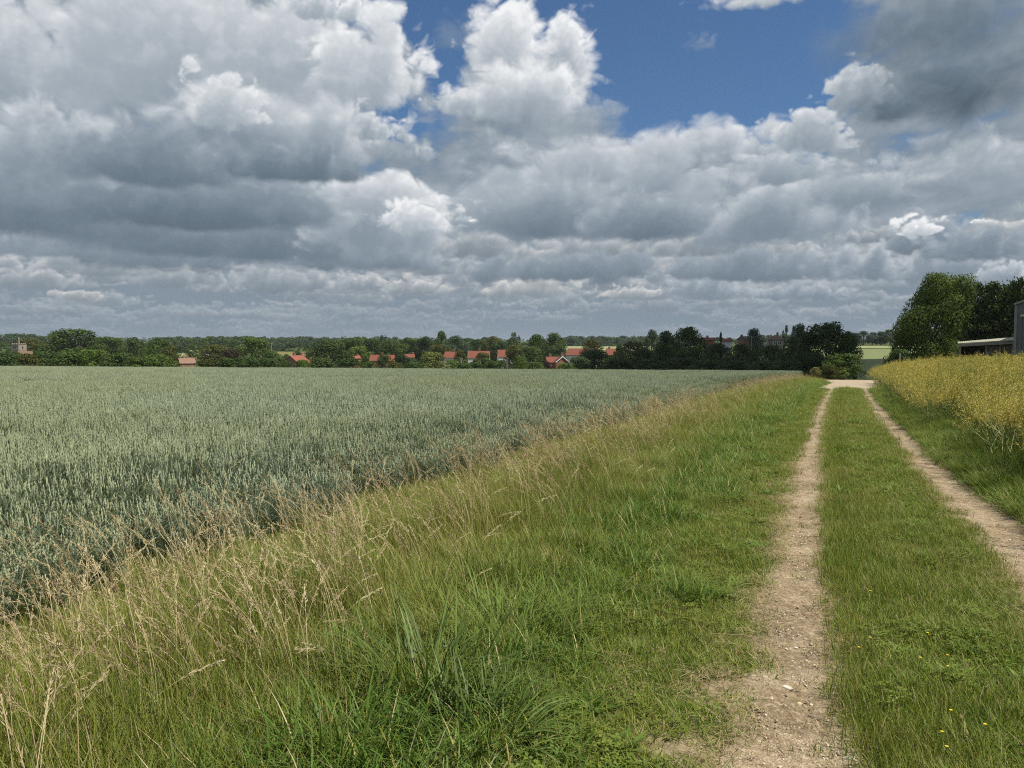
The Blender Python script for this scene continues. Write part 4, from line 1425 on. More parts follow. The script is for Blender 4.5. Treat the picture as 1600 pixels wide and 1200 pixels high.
    ('small_shrub', 1386, 566, 18, 84, 'bush', 'dark', 'small dark shrub at the far corner of the rape field', None),
]
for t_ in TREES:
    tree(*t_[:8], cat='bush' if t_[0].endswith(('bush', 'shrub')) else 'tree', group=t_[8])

# across the valley, on the skyline right of the great dark tree
for px, yt, w, col, lb in ((1337, 521, 14, 'blue', 'leftmost small tree on the far skyline across the valley'), (1349, 518, 18, 'blue', 'tallest bluish tree on the far skyline across the valley'),
                           (1363, 520, 16, 'blue', 'bluish tree third along the far skyline across the valley'), (1376, 519, 18, 'blue', 'round tree fourth along the far skyline across the valley'),
                           (1390, 516, 20, 'mid', 'greener far skyline tree half hidden by the ash'), (1407, 517, 18, 'mid', 'far skyline tree seen through the ash leaves')):
    tree('skyline_tree', px, yt, w, 645, 'dome', col, lb, group='skyline trees across the valley')

# the ash and the row of cypresses
me_a, C_a, R_a = crown_mesh('ash_crown', 885, 52, 40000, 0.023, 'dome', 0.04)
_co = np.empty(len(me_a.vertices) * 3, np.float32)
me_a.vertices.foreach_get('co', _co)
_co = _co.reshape(-1, 3)
_co[:, 0] += 0.30 * (_co[:, 2] - 0.40)                  # the head leans over to one side
_co[:, 0] += 0.05 * np.sin(_co[:, 2] * 9.0)
me_a.vertices.foreach_set('co', _co.ravel())
C_a = C_a + np.array([0.30, 0, 0]) * (C_a[:, 2:3] - 0.40)
LIB['ash'] = [(me_a, trunk_mesh('ash_trunk', C_a, 12, 0.022, 0.22))]
tree('ash_tree', 1447, 428, 90, 95, 'ash', 'ash', 'big spreading ash tree in front of the cypress row', rz=base_rz(1452))
for i, (px, yt, w) in enumerate(((1508, 456, 34), (1526, 446, 32), (1540, 448, 30), (1552, 445, 34), (1567, 450, 32), (1580, 443, 34), (1592, 438, 36), (1610, 441, 38), (1630, 440, 40))):
    tree('cypress_tree', px, yt - 5, w * 1.9, 106 + 1.2 * (i % 3), 'conifer', 'cypress',
         ['ragged cypress hard against the ash tree', 'cypress with a pointed tip, second from the ash', 'short topped cypress, third from the ash', 'sharp tipped cypress above the shed roof, fourth from the ash',
          'lower cypress in the dip, fifth from the ash', 'tall cypress, sixth from the ash', 'tallest visible cypress just beside the grey barn', 'cypress standing behind the roof of the grey barn', 'last cypress hidden behind the grey barn'][i],
         group='cypress row behind the shed')


# woods on the far ridges: too far and too many to count
def woods():
    rs = np.random.RandomState(99)
    srcs = []
    for i in range(4):
        me, _, _ = crown_mesh('far_crown', 700 + i, 14, 420, 0.10, 'dome', 0.02)
        me.materials[0] = FOL[('blue', 'mid', 'dark', 'blue')[i]]
        srcs.append(me)
    P, yaw, scl, idx = [], [], [], []

    def band(p0, p1, r0, r1, n, h0, h1, w=1.0, cl=None):
        for k in range(n):
            px, r = rs.uniform(p0, p1), rs.uniform(r0, r1)
            if cl and perlin(np.array([px * cl]), np.array([r * 0.002]), 5)[0] < -0.12:
                continue
            x, y, z = place(px, r)
            h = rs.uniform(h0, h1)
            P.append((x, y, z - 0.5)); yaw.append(rs.uniform(0, 6)); scl.append((h * w, h * w, h)); idx.append(rs.randint(4))
    band(-500, 2100, 2300, 2700, 900, 8, 15, 1.6)
    band(-500, 2100, 1650, 1750, 260, 7, 12, 1.6, 0.02)
    band(-300, 70, 1000, 1100, 120, 10, 16, 1.4)
    band(250, 430, 700, 780, 60, 7, 11, 1.3); band(250, 560, 880, 1000, 110, 8, 13, 1.4); band(330, 620, 1060, 1200, 110, 9, 14, 1.5)
    band(255, 300, 600, 640, 14, 8, 12); band(330, 400, 600, 680, 26, 8, 12)
    band(400, 530, 645, 675, 46, 5, 8, 1.5)
    band(860, 1090, 1040, 1200, 150, 10, 15, 1.4); band(905, 915, 960, 990, 4, 8, 10); band(935, 975, 960, 1000, 10, 9, 13)
    band(1100, 1330, 700, 900, 60, 8, 12, 1.4)
    band(1400, 1800, 650, 760, 60, 10, 14, 1.3)
    band(-300, 420, 480, 620, 60, 8, 13, 1.3); band(530, 860, 480, 620, 110, 9, 13, 1.3)
    n = len(P)
    scatter('far_woods', None, srcs, np.array(P), np.array(yaw), np.zeros((n, 2)), np.array(scl), np.array(idx))


woods()


# ------------------------------------------------------------------ buildings
def plain(name, a, b, scale=2.0, rough=0.85, spec=0.2, bump=0.01, metallic=0.0):
    m, nt, out = new_mat(name)
    n = noise(nt, obco(nt), scale, 6, 0.6)
    principled(nt, out, mixc(nt, n.step(0.35, 0.65), a, b), rough, spec, n, bump, metallic)
    return m


def coursed(name, a, b, joint, sx, sz, tile=False):
    m, nt, out = new_mat(name)
    x, y, z = sep(nt, obco(nt))
    br = nt.nodes.new('ShaderNodeTexBrick')
    nt.links.new(vec(nt, x + y, z, 0.0), br.inputs['Vector'])
    br.inputs['Color1'].default_value = (*a, 1)
    br.inputs['Color2'].default_value = (*b, 1)
    br.inputs['Mortar'].default_value = (*joint, 1)
    br.inputs['Scale'].default_value = 1.0
    br.inputs['Brick Width'].default_value = sx
    br.inputs['Row Height'].default_value = sz
    br.inputs['Mortar Size'].default_value = 0.012
    n = noise(nt, obco(nt), 0.9, 5, 0.6)
    c = mixc(nt, n.step(0.35, 0.7, 0.0, 0.35), br.outputs[0], tuple(v * 0.55 for v in a))
    principled(nt, out, c, 0.85, 0.2, n, 0.01)
    return m


M_BRICK = coursed('orange_brick', (0.36, 0.125, 0.062), (0.30, 0.10, 0.05), (0.34, 0.26, 0.2), 0.22, 0.075)
M_BROWNB = coursed('brown_brick', (0.24, 0.115, 0.072), (0.20, 0.10, 0.065), (0.28, 0.22, 0.18), 0.22, 0.075)
M_TILE = coursed('clay_pantiles', (0.225, 0.078, 0.05), (0.165, 0.058, 0.04), (0.12, 0.04, 0.03), 0.24, 0.30)
M_CORAL = coursed('coral_pantiles', (0.28, 0.098, 0.068), (0.23, 0.08, 0.057), (0.3, 0.1, 0.06), 0.24, 0.30)
M_TANT = coursed('tan_tiles', (0.19, 0.12, 0.085), (0.16, 0.105, 0.078), (0.13, 0.09, 0.07), 0.24, 0.30)
M_SLATE = coursed('slates', (0.085, 0.082, 0.088), (0.07, 0.07, 0.078), (0.04, 0.04, 0.045), 0.3, 0.25)
M_WHITE = plain('white_render', (0.62, 0.62, 0.61), (0.54, 0.54, 0.53), 0.8)
M_TRIM = plain('white_paint', (0.80, 0.80, 0.79), (0.74, 0.74, 0.73), 3, 0.5)
M_STONE = coursed('church_stone', (0.36, 0.31, 0.24), (0.29, 0.25, 0.20), (0.22, 0.19, 0.15), 0.6, 0.3)
M_GLASS = plain('window_glass', (0.02, 0.025, 0.03), (0.03, 0.035, 0.04), 1, 0.08, 0.5, 0.0)
M_DOOR = plain('door_paint', (0.05, 0.09, 0.07), (0.06, 0.1, 0.08), 2, 0.5)
M_POLE = plain('weathered_pole', (0.33, 0.29, 0.24), (0.25, 0.22, 0.18), 4)
M_STEEL = plain('galvanised_steel', (0.42, 0.43, 0.43), (0.36, 0.37, 0.37), 5, 0.45, 0.5, 0.0, 0.6)
M_HULL = plain('asphalt_sheet', (0.1, 0.1, 0.1), (0.08, 0.08, 0.08))


def cladding(name, a, b, pitch, axis_y=False):
    """profiled metal sheet"""
    m, nt, out = new_mat(name)
    x, y, z = sep(nt, obco(nt))
    s = ((y if axis_y else x) * (2 * math.pi / pitch)).sin()
    n = noise(nt, obco(nt), 0.7, 5, 0.6)
    principled(nt, out, mixc(nt, n.step(0.35, 0.7), a, b), 0.5, 0.4, s, 0.012)
    return m


M_CLAD = cladding('grey_blue_cladding', (0.105, 0.125, 0.145), (0.085, 0.105, 0.125), 0.20)
M_FIBRE = cladding('fibre_cement', (0.40, 0.385, 0.29), (0.33, 0.33, 0.24), 0.18)
M_BOARD = plain('weathered_boards', (0.20, 0.18, 0.155), (0.14, 0.125, 0.108), 3)
M_PALE = plain('pale_boards', (0.40, 0.36, 0.30), (0.29, 0.26, 0.22), 3)


def bm_part(name, parent, fn, mats):
    mb = MB()
    fn(mb)
    return add(name, mb.mesh(name, mats), parent)


def gable_walls(mb, L, W, hw, hr):
    """a box with gables at +-L/2"""
    x, y = L / 2, W / 2
    v = [(-x, -y, -1.5), (x, -y, -1.5), (x, y, -1.5), (-x, y, -1.5), (-x, -y, hw), (x, -y, hw), (x, y, hw), (-x, y, hw), (-x, 0, hr), (x, 0, hr)]
    mb.put(v, [(0, 1, 5, 4), (2, 3, 7, 6), (1, 2, 6, 9, 5), (3, 0, 4, 8, 7), (4, 5, 9, 8), (6, 7, 8, 9)])


def gable_roof(mb, L, W, hw, hr, over=0.25, th=0.14):
    x = L / 2 + over
    for s in (-1, 1):
        dy, dz = W / 2, hr - hw
        k = over / math.hypot(dy, dz)
        ey, ez = s * (dy + dy * k), hw - dz * k
        lo = 0.02
        v = [(-x, ey, ez + lo), (x, ey, ez + lo), (x, s * 0.0, hr + lo), (-x, s * 0.0, hr + lo)]
        v += [(a, b, c + th) for a, b, c in v]
        f = [(0, 3, 2, 1), (4, 5, 6, 7), (0, 1, 5, 4), (1, 2, 6, 5), (3, 0, 4, 7)]
        mb.put(v, f if s < 0 else [q[::-1] for q in f])


def chimney(parent, x, y, z0, z1, w=0.7, mat=None):
    c = bm_part('chimney', parent, lambda mb: (mb.box(x - w / 2, x + w / 2, y - w / 3, y + w / 3, z0, z1), mb.box(x - w / 2 - .07, x + w / 2 + .07, y - w / 3 - .07, y + w / 3 + .07, z1, z1 + .14)), mat or M_BROWNB)
    for k in (-1, 1):
        bm_part('chimney_pot', c, lambda mb: mb.tube([(x + k * w * .24, y, z1 + .14), (x + k * w * .24, y, z1 + .5)], [.12, .1], 8), M_BRICK)
    return c


def window(parent, x, y, z, w, h, axis='y', s=-1):
    """a framed window on the face at y (or x), looking outwards"""
    def fr(mb):
        t = 0.07
        for a0, a1, b0, b1 in ((x - w / 2, x + w / 2, z, z + t), (x - w / 2, x + w / 2, z + h - t, z + h), (x - w / 2, x - w / 2 + t, z + t, z + h - t), (x + w / 2 - t, x + w / 2, z + t, z + h - t), (x - t / 2, x + t / 2, z + t, z + h - t)):
            if axis == 'y':
                mb.box(a0, a1, y + s * 0.06, y - s * 0.05, b0, b1)
            else:
                mb.box(y + s * 0.06, y - s * 0.05, a0, a1, b0, b1)
    f = bm_part('window', parent, fr, M_TRIM)
    def gl(mb):
        if axis == 'y':
            mb.box(x - w / 2 + .05, x + w / 2 - .05, y + s * 0.02, y - s * 0.03, z + .05, z + h - .05)
        else:
            mb.box(y + s * 0.02, y - s * 0.03, x - w / 2 + .05, x + w / 2 - .05, z + .05, z + h - .05)
    bm_part('pane', f, gl, M_GLASS)


def house(name, px, ridge, eave, wpx, r, depth, turn, wall, roof, label, chims=(), wins=(), door=None, barge=False, group='houses of the village', wing=None, wingc=None):
    x, y, zg = place(px, r)
    zr, ze = z_at(ridge, px, r) - zg, z_at(eave, px, r) - zg
    L = wpx / FPX * r
    t = thing(name, label, 'house', (x, y, zg), base_rz(px) + R(turn), group=group)
    w_ = bm_part('wall', t, lambda mb: gable_walls(mb, L, depth, ze, zr), wall)
    ro = bm_part('roof', t, lambda mb: gable_roof(mb, L, depth, ze, zr), roof)
    for k, hh in chims:
        chimney(ro, k * L, 0.0, zr - 0.7, zr + hh, 0.8)
    for k, zf in wins:
        window(t, k * L, -depth / 2, ze * zf, 1.3, 1.25)
    if door is not None:
        d = bm_part('door', t, lambda mb: mb.box(door * L - .5, door * L + .5, -depth / 2 - .05, -depth / 2 + .04, 0, 2.1), M_DOOR)
        bm_part('handle', d, lambda mb: mb.box(door * L + .3, door * L + .4, -depth / 2 - .12, -depth / 2 - .05, 1.0, 1.06), M_STEEL)
    if barge:
        for s in (-1, 1):
            def bb(mb):
                for q in (-1, 1):
                    a = (s * (L / 2 + .26), q * (depth / 2 + .2), ze - 0.12)
                    b = (s * (L / 2 + .26), 0, zr + 0.02)
                    c = (s * (L / 2 + .34), 0, zr + 0.02)
                    d_ = (s * (L / 2 + .34), q * (depth / 2 + .2), ze - 0.12)
                    up = [(p[0], p[1], p[2] + .26) for p in (a, b, c, d_)]
                    mb.put([a, b, c, d_] + up, [(0, 1, 2, 3), (4, 7, 6, 5), (0, 4, 5, 1), (3, 2, 6, 7), (0, 3, 7, 4), (1, 5, 6, 2)])
            bm_part('barge_board', t, bb, M_TRIM)
    if wing:
        ox, wl, ww, dz = wing                        # a gabled wing that comes forward at ox
        def place_wing(o):
            o.rotation_euler = (0, 0, R(90))
            o.location = (ox * L, -depth / 2 - wl / 2 + 0.6, 0)
        a = bm_part('wing_wall', t, lambda mb: gable_walls(mb, wl, ww, ze - dz, zr - dz), wall)
        place_wing(a)
        b = bm_part('wing_roof', t, lambda mb: gable_roof(mb, wl, ww, ze - dz, zr - dz), roof)
        place_wing(b)
        for s in (-1, 1):
            def bb(mb):
                for q in (-1, 1):
                    e = -wl / 2 - 0.30
                    a_ = [(e, q * (ww / 2 + .25), ze - dz - .18), (e, 0, zr - dz), (e + .08, 0, zr - dz), (e + .08, q * (ww / 2 + .25), ze - dz - .18)]
                    up = [(p[0], p[1], p[2] + .36) for p in a_]
                    mb.put(a_ + up, [(0, 1, 2, 3), (4, 7, 6, 5), (0, 4, 5, 1), (3, 2, 6, 7), (0, 3, 7, 4), (1, 5, 6, 2)])
            if s < 0:
                place_wing(bm_part('barge_board', t, bb, M_TRIM))
        if wingc:
            chimney(b, -wl / 2 + 0.7, 0, ze - dz, zr - dz + wingc, 1.2)
            b.children[0].location = (0, 0, 0)
    return t


house('brick_house', 291, 560, 567.5, 20, 300, 6.5, 8, M_BROWNB, M_BROWNB, 'small dull brick house with a white corner, furthest from the track', chims=((0.05, 0.9),), wins=((-0.2, 0.55), (0.25, 0.55)))
house('brick_house', 463, 556, 566.5, 24, 290, 8.0, 42, M_BROWNB, M_CORAL, 'house with a bright coral roof and two chimneys by the brown field', chims=((-0.15, 0.9), (0.42, 0.9)), wins=((0.1, 0.5),), barge=False)
house('brick_house', 556.5, 556, 560, 10, 335, 7, 5, M_BRICK, M_CORAL, 'mostly hidden house showing a scrap of orange roof between trees', chims=((0.2, 0.5),))
house('long_house', 597.5, 555, 563.5, 36, 320, 8, -4, M_BRICK, M_TILE, 'long house whose red roof is split by a dark tree', chims=((0.0, 0.8),), wins=((-0.42, 0.5), (0.3, 0.5)), door=0.42)
house('low_house', 640, 553.5, 558.5, 14, 345, 7, 0, M_BRICK, M_TILE, 'low house with a short red roof beside the yellow green willow', chims=((0.35, 0.5),))
house('white_house', 708, 550, 559, 24, 325, 8, -10, M_WHITE, M_TILE, 'house with an orange roof half behind the olive tree by the willow', chims=((0.05, 1.0),), wins=((-0.35, 0.5), (0.1, 0.4)))
house('white_house', 748.5, 549, 559, 33, 320, 8, -3, M_WHITE, M_TILE, 'white walled house with a red roof and a brick chimney', chims=((0.02, 1.1),), wins=((-0.3, 0.6), (-0.3, 0.2), (0.2, 0.6)), door=0.1)
house('white_house', 789, 547, 557.5, 22, 325, 8, 6, M_WHITE, M_TILE, 'white house under a red roof just left of the pale pole', wins=((-0.3, 0.6), (0.05, 0.6)), chims=((0.4, 0.8),))
house('gabled_house', 866, 558, 566, 26, 262, 6.0, 14, M_BRICK, M_TILE, 'small orange brick house with white bargeboards on its gable', chims=((-0.25, 0.9),), wing=(0.22, 4.0, 4.2, -0.1), wingc=1.2)
house('red_house', 911, 545, 555, 46, 335, 8.5, -14, M_WHITE, M_TILE, 'red roofed house in front of the pale distant field', wins=((-0.38, 0.45), (-0.1, 0.5)))
house('red_house', 958, 545, 555, 20, 335, 7, 8, M_BRICK, M_TILE, 'house showing a strip of red roof beside the small black tree', chims=((-0.3, 0.6),))
house('hill_house', 1108, 528, 532, 14, 300, 7, -6, M_BRICK, M_TILE, 'orange brick house on the hilltop beside the large pale green dome', chims=((-0.2, 0.6),), wins=((-0.2, 0.75), (0.2, 0.75)), group='houses on the hilltop')
house('hill_house', 1134.5, 530, 534, 14, 300, 7, 5, M_WHITE, M_TILE, 'white hilltop house with a red roof by the spiky tree', chims=((-0.4, 0.3), (0.42, 0.3)), wins=((-0.15, 0.75), (0.2, 0.75)), group='houses on the hilltop')
house('hill_house', 1164, 526, 531, 13, 310, 7, 20, M_BROWNB, M_SLATE, 'slate roofed hilltop house beside the round bluish tree', chims=((-0.4, 0.5),), wins=((0.0, 0.7),), group='houses on the hilltop')
house('hill_house', 1193, 531.5, 533.5, 6, 310, 5, 0, M_WHITE, M_SLATE, 'tiny white hilltop cottage between the bluish tree and the hipped roof', wins=((0.0, 0.7),), group='houses on the hilltop')
house('far_cottage', 302.5, 550.2, 551.4, 4, 560, 5, 0, M_WHITE, M_SLATE, 'tiny white cottage far off above the small brick house', group='far white cottages')
house('far_cottage', 323.5, 550.2, 551.4, 3.5, 560, 5, 10, M_WHITE, M_SLATE, 'tiny white cottage far off among the olive trees', group='far white cottages')


def hipped_house():
    px, r = 1213, 250
    x, y, zg = place(px, r)
    zr, ze = z_at(523.5, px, r) - zg, z_at(531, px, r) - zg
    L, W = 20 / FPX * r, 6.0
    t = thing('hipped_house', 'hilltop house with a tan hipped roof left of the pale upright tree', 'house', (x, y, zg), base_rz(px) + R(-8), group='houses on the hilltop')
    bm_part('wall', t, lambda mb: mb.box(-L / 2, L / 2, -W / 2, W / 2, -1.5, ze), M_STONE)
    def rf(mb):
        o = 0.45
        v = [(-L / 2 - o, -W / 2 - o, ze), (L / 2 + o, -W / 2 - o, ze), (L / 2 + o, W / 2 + o, ze), (-L / 2 - o, W / 2 + o, ze), (-L * .16, 0, zr), (L * .16, 0, zr)]
        mb.put(v, [(0, 1, 5, 4), (1, 2, 5), (2, 3, 4, 5), (3, 0, 4), (3, 2, 1, 0)])
    ro = bm_part('roof', t, rf, M_TANT)
    chimney(ro, L * .05, 0.4, zr - 0.5, zr + 0.5, 0.6)
    for k in (-0.3, 0.05, 0.32):
        window(t, k * L, -W / 2, ze - 1.5, 1.1, 1.1)


hipped_house()


def church():
    px, r = 30, 420
    x, y, zg = place(px, r)
    t = thing('church', 'grey stone church with a square battlemented tower and red nave roof', 'church', (x, y, zg), base_rz(px))
    H = z_at(538.5, px, r) - zg
    w = 2.05
    tw = bm_part('tower', t, lambda mb: (mb.box(-w, w, -w, w, -1, H), mb.box(-w - .12, w + .12, -w - .12, w + .12, H - 2.4, H - 2.2), mb.box(-w - .1, w + .1, -w - .1, w + .1, H, H + .12)), M_STONE)
    tw.rotation_euler = (0, 0, R(40))
    def bt(mb):
        for s in (-1, 1):
            for k in range(4):
                a = -w + 0.15 + k * (2 * w - 0.3) / 4
                mb.box(a, a + .56, s * w - .18 + (-.002 if s > 0 else .002), s * w + .18, H + .12, H + .75)
                if 0 < k < 3:
                    mb.box(s * w - .18, s * w + .18, a, a + .56, H + .12, H + .748)
    bm_part('battlements', tw, bt, M_STONE)
    for ax in ('y', 'x'):
        def lv(mb):
            if ax == 'y':
                mb.box(-.3, .3, -w - .04, -w + .1, H - 1.9, H - 0.8)
            else:
                mb.box(-w - .04, -w + .1, -.3, .3, H - 1.9, H - 0.8)
        bm_part('belfry_window', tw, lv, M_GLASS)
    bm_part('flagpole', tw, lambda mb: mb.tube([(0.0, 0, H), (0.0, 0, H + 3.6)], [.11, .08], 6), M_TRIM)
    zn = z_at(549, px, r) - zg
    nv = bm_part('nave_wall', t, lambda mb: gable_walls(mb, 5.4, 5.0, zn - 2.4, zn), M_STONE)
    nr = bm_part('nave_roof', t, lambda mb: gable_roof(mb, 5.4, 5.0, zn - 2.4, zn), M_TANT)
    for o in (nv, nr):
        o.location = (2.3, -6.4, 0)


church()


def pole(name, px, ytop, r, label, mat, rad=0.13, group=None, arm=True, zb=None, cat='pole'):
    x, y, zg = place(px, r)
    h = z_at(ytop, px, r) - zg
    t = thing(name, label, cat, (x, y, zg), base_rz(px), group=group)
    bm_part('shaft', t, lambda mb: mb.tube([(0, 0, -0.5), (0, 0, h * .5), (0, 0, h)], [rad * 1.15, rad, rad * .85], 8), mat)
    if arm:
        bm_part('crossarm', t, lambda mb: mb.box(-.75, .75, -rad - .1, -rad, h - .55, h - .42), mat)
        def ins(mb):
            for k in (-.65, 0.0, .65):
                mb.tube([(k, -rad - .05, h - .42), (k, -rad - .05, h - .24)], [.05, .04], 6)
        bm_part('insulators', t, ins, M_TRIM)


pole('utility_pole', 424, 536, 520, 'thin utility pole rising above the brown field', M_POLE, 0.16, 'utility poles')
pole('utility_pole', 445.5, 565, 235, 'short pale pole before the gable of the coral roofed house', M_POLE, 0.12, 'utility poles', arm=False)
pole('utility_pole', 792, 558, 235, 'pale pole standing between the second white house and bright bush', M_POLE, 0.14, 'utility poles', arm=False)
pole('utility_pole', 1174, 524.5, 285, 'hilltop pole in front of the round bluish tree', M_POLE, 0.13, 'utility poles')
pole('steel_post', 1406.5, 551.5, 84, 'grey steel post beside the dark shrub under the ash', M_STEEL, 0.06, arm=False, cat='post')


# ------------------------------------------------------------------ the barn, the shed and the board fence by the rape
def barn():
    px, r = 1584.5, 72
    x, y, _ = place(px, r)
    zg = float(ground_z(x, y))
    t = thing('barn', 'tall grey blue steel clad barn at the edge of the rape field', 'barn', (x, y, zg), base_rz(px) + R(-4))
    he = z_at(476, px, r) - zg
    W, D = 15.0, 26.0
    pitch = (476 - 452) / (1601 - 1584.5)
    hr = he + W / 2 * 0.42
    def wl(mb):
        v = [(0, 0, -1.5), (W, 0, -1.5), (W, D, -1.5), (0, D, -1.5), (0, 0, he), (W, 0, he), (W, D, he), (0, D, he), (W / 2, 0, hr), (W / 2, D, hr)]
        mb.put(v, [(0, 1, 5, 8, 4), (1, 2, 6, 5), (2, 3, 7, 9, 6), (3, 0, 4, 7), (4, 8, 9, 7), (5, 6, 9, 8)])
    bm_part('wall', t, wl, M_CLAD)
    def rf(mb):
        for s in (0, 1):
            a, b = (-0.12, W / 2) if s == 0 else (W + 0.12, W / 2)
            za, zb_ = he - 0.05, hr + 0.0
            v = [(a, -0.12, za + .03), (b, -0.12, zb_ + .03), (b, D + .12, zb_ + .03), (a, D + .12, za + .03)]
            v += [(p[0], p[1], p[2] + .09) for p in v]
            f = [(0, 3, 2, 1), (4, 5, 6, 7), (0, 1, 5, 4), (2, 3, 7, 6), (3, 0, 4, 7)]
            mb.put(v, f if s == 0 else [q[::-1] for q in f])
    bm_part('roof', t, rf, M_FIBRE)
    def tr(mb):
        mb.box(-.05, .12, -.05, .0, -1.2, he - .05)
        mb.tube([(-.06, -.16, he), (W / 2, -.16, hr + .04)], [.06, .06], 4)
    bm_part('corner_flashing', t, tr, plain('flashing', (0.20, 0.22, 0.235), (0.17, 0.19, 0.205), 2, 0.4))
    hd = z_at(495, px, r) - zg
    d = bm_part('sliding_door', t, lambda mb: mb.box(0.5, 6.5, -.10, -.02, 0, hd), cladding('door_cladding', (0.085, 0.103, 0.12), (0.072, 0.09, 0.105), 0.25))
    bm_part('door_rail', d, lambda mb: mb.box(0.35, 9.5, -.18, -.101, hd, hd + .16), M_STEEL)
    return t, he


barn()


def shed():
    px, r = 1500, 82
    x, y, _ = place(px, r)
    zg = float(ground_z(x, y))
    t = thing('open_shed', 'low lean to shed with a pale roof and weathered boarded front', 'shed', (x, y, zg), base_rz(px))
    k = r / FPX
    L = 86 * k
    ze = z_at(538, px, r) - zg
    def rf(mb):
        v = [(-.2, -.5, ze), (L, -.5, ze + .42), (L, 4.6, ze + .72), (-.2, 4.6, ze + .16)]
        v += [(p[0], p[1], p[2] + .10) for p in v]
        mb.put(v, [(0, 3, 2, 1), (4, 5, 6, 7), (0, 1, 5, 4), (1, 2, 6, 5), (2, 3, 7, 6), (3, 0, 4, 7)])
    bm_part('roof', t, rf, M_FIBRE)
    def fs(mb):
        v = [(-.2, -.54, ze - .22), (60 * k, -.54, ze + .04), (60 * k, -.5, ze + .04), (-.2, -.5, ze - .22)]
        v += [(p[0], p[1], p[2] + .22) for p in v]
        mb.put(v, [(0, 3, 2, 1), (4, 5, 6, 7), (0, 1, 5, 4), (1, 2, 6, 5), (2, 3, 7, 6), (3, 0, 4, 7)])
    bm_part('fascia', t, fs, plain('fascia_board', (0.30, 0.29, 0.26), (0.24, 0.235, 0.21), 2))
    bm_part('back_wall', t, lambda mb: (mb.box(-.1, L, 4.3, 4.4, -1, ze + .3), mb.box(-.1, .0, 0, 4.3, -1, ze - .02)), M_BOARD)
    for a, b in ((31, 45), (46, 59)):
        def pn_(mb):
            n = 9
            w = (b - a) * k / n
            for i in range(n):
                mb.box(a * k + i * w, a * k + i * w + w * .93, -.03 - .015 * (i % 2), .03, -1, ze - .12 + 0.002 * i)
        bm_part('board_panel', t, pn_, M_BOARD)
    for a in (0.3, 30.2, 45.5, 59.6):
        bm_part('post', t, lambda mb: mb.box(a * k - .07, a * k + .07, -.12, .045, -1, ze + .0), M_POLE)
    bm_part('end_sheet', t, lambda mb: mb.put([(60.2 * k, 0.1, ze - .40), (L, 0.1, ze - .32), (L, 0.1, ze + .43), (60.2 * k, 0.1, ze + .27), (60.2 * k, 0.16, ze - .40), (L, 0.16, ze - .32), (L, 0.16, ze + .43), (60.2 * k, 0.16, ze + .27)],
                                          [(0, 1, 2, 3), (7, 6, 5, 4), (0, 4, 5, 1), (1, 5, 6, 2), (2, 6, 7, 3), (3, 7, 4, 0)]), plain('green_sheet', (0.10, 0.115, 0.07), (0.08, 0.095, 0.055), 1))
    # the pale board fence between shed and barn
    f = thing('board_fence', 'pale upright board fence between the shed and the barn', 'fence', (x, y, zg), base_rz(px))
    def fb(mb):
        n = 13
        for i in range(n):
            a = 60.6 * k + i * (24 * k / n)
            mb.box(a, a + 24 * k / n * .9, -.35, -.31, -1, ze - .34 + 0.05 * ((i * 7) % 5 - 2) * .6)
    bm_part('boards', f, fb, M_PALE)
    bm_part('rail', f, lambda mb: mb.box(60.6 * k, 84.6 * k, -.30, -.24, ze - 1.0, ze - .92), M_PALE)


shed()


# ------------------------------------------------------------------ small things near the camera
def on_ground(px, py):
    """the point of the ground seen at a photo pixel"""
    a, e = to_dir(px, py)
    th = math.pi / 2 + YAW - a
    lo, hi = 0.5, 90.0
    for _ in range(50):
        m = (lo + hi) / 2
        if EYE + math.tan(e) * m > ground_z(m * math.cos(th), m * math.sin(th)):
            lo = m
        else:
            hi = m
    return lo * math.cos(th), lo * math.sin(th), float(ground_z(lo * math.cos(th), lo * math.sin(th)))


M_PETAL = plain('yellow_petals', (0.72, 0.56, 0.03), (0.62, 0.47, 0.02), 40, 0.5)
M_STEM = plain('green_stem', (0.10, 0.15, 0.035), (0.08, 0.12, 0.03), 40)
for i, (px, py, lb) in enumerate(((1360, 948, 'yellow flower nearest the left rut halfway up the grass strip'), (1362, 1030, 'yellow flower close beside the stony part of the rut'), (1344, 1050, 'yellow flower at the very edge of the left rut'),
                                  (1448, 1016, 'yellow flower alone in the middle of the grass strip'), (1434, 1062, 'small yellow flower just below the lone middle one'), (1478, 1064, 'small yellow flower level with the big pale stone'),
                                  (1482, 1074, 'yellow flower beside a small paler one in mid strip'), (1489, 1152, 'yellow flower low in the middle of the grass strip'), (1473, 1192, 'yellow flower of the lowest pair, higher bloom'),
                                  (1476, 1204, 'yellow flower of the lowest pair, lower bloom'), (1534, 1174, 'yellow flower farthest from the left rut'))):
    x, y, z = on_ground(px, py)
    t = thing('buttercup', lb, 'flower', (x, y, z), i * 1.1, group='yellow flowers in the grass strip')
    h = 0.105 + 0.015 * (i % 3)
    bm_part('stem', t, lambda mb: mb.tube([(0, 0, -.01), (.006, .004, h * .6), (.0, .01, h)], .0016, 5), M_STEM)
    def pet(mb):
        for k in range(5):
            a = k * 2 * math.pi / 5
            c, s = math.cos(a), math.sin(a)
            pts = [(0, 0, 0), (.0038, -.004, .002), (.0072, -.003, .0045), (.0072, .003, .0045), (.0038, .004, .002)]
            mb.put([(px_ * c - py_ * s, .01 + px_ * s + py_ * c, h + pz_) for px_, py_, pz_ in pts], [(0, 1, 2, 3, 4)])
        mb.tube([(0, .01, h), (0, .01, h + .004)], .004, 6)
    bm_part('petals', t, pet, M_PETAL)


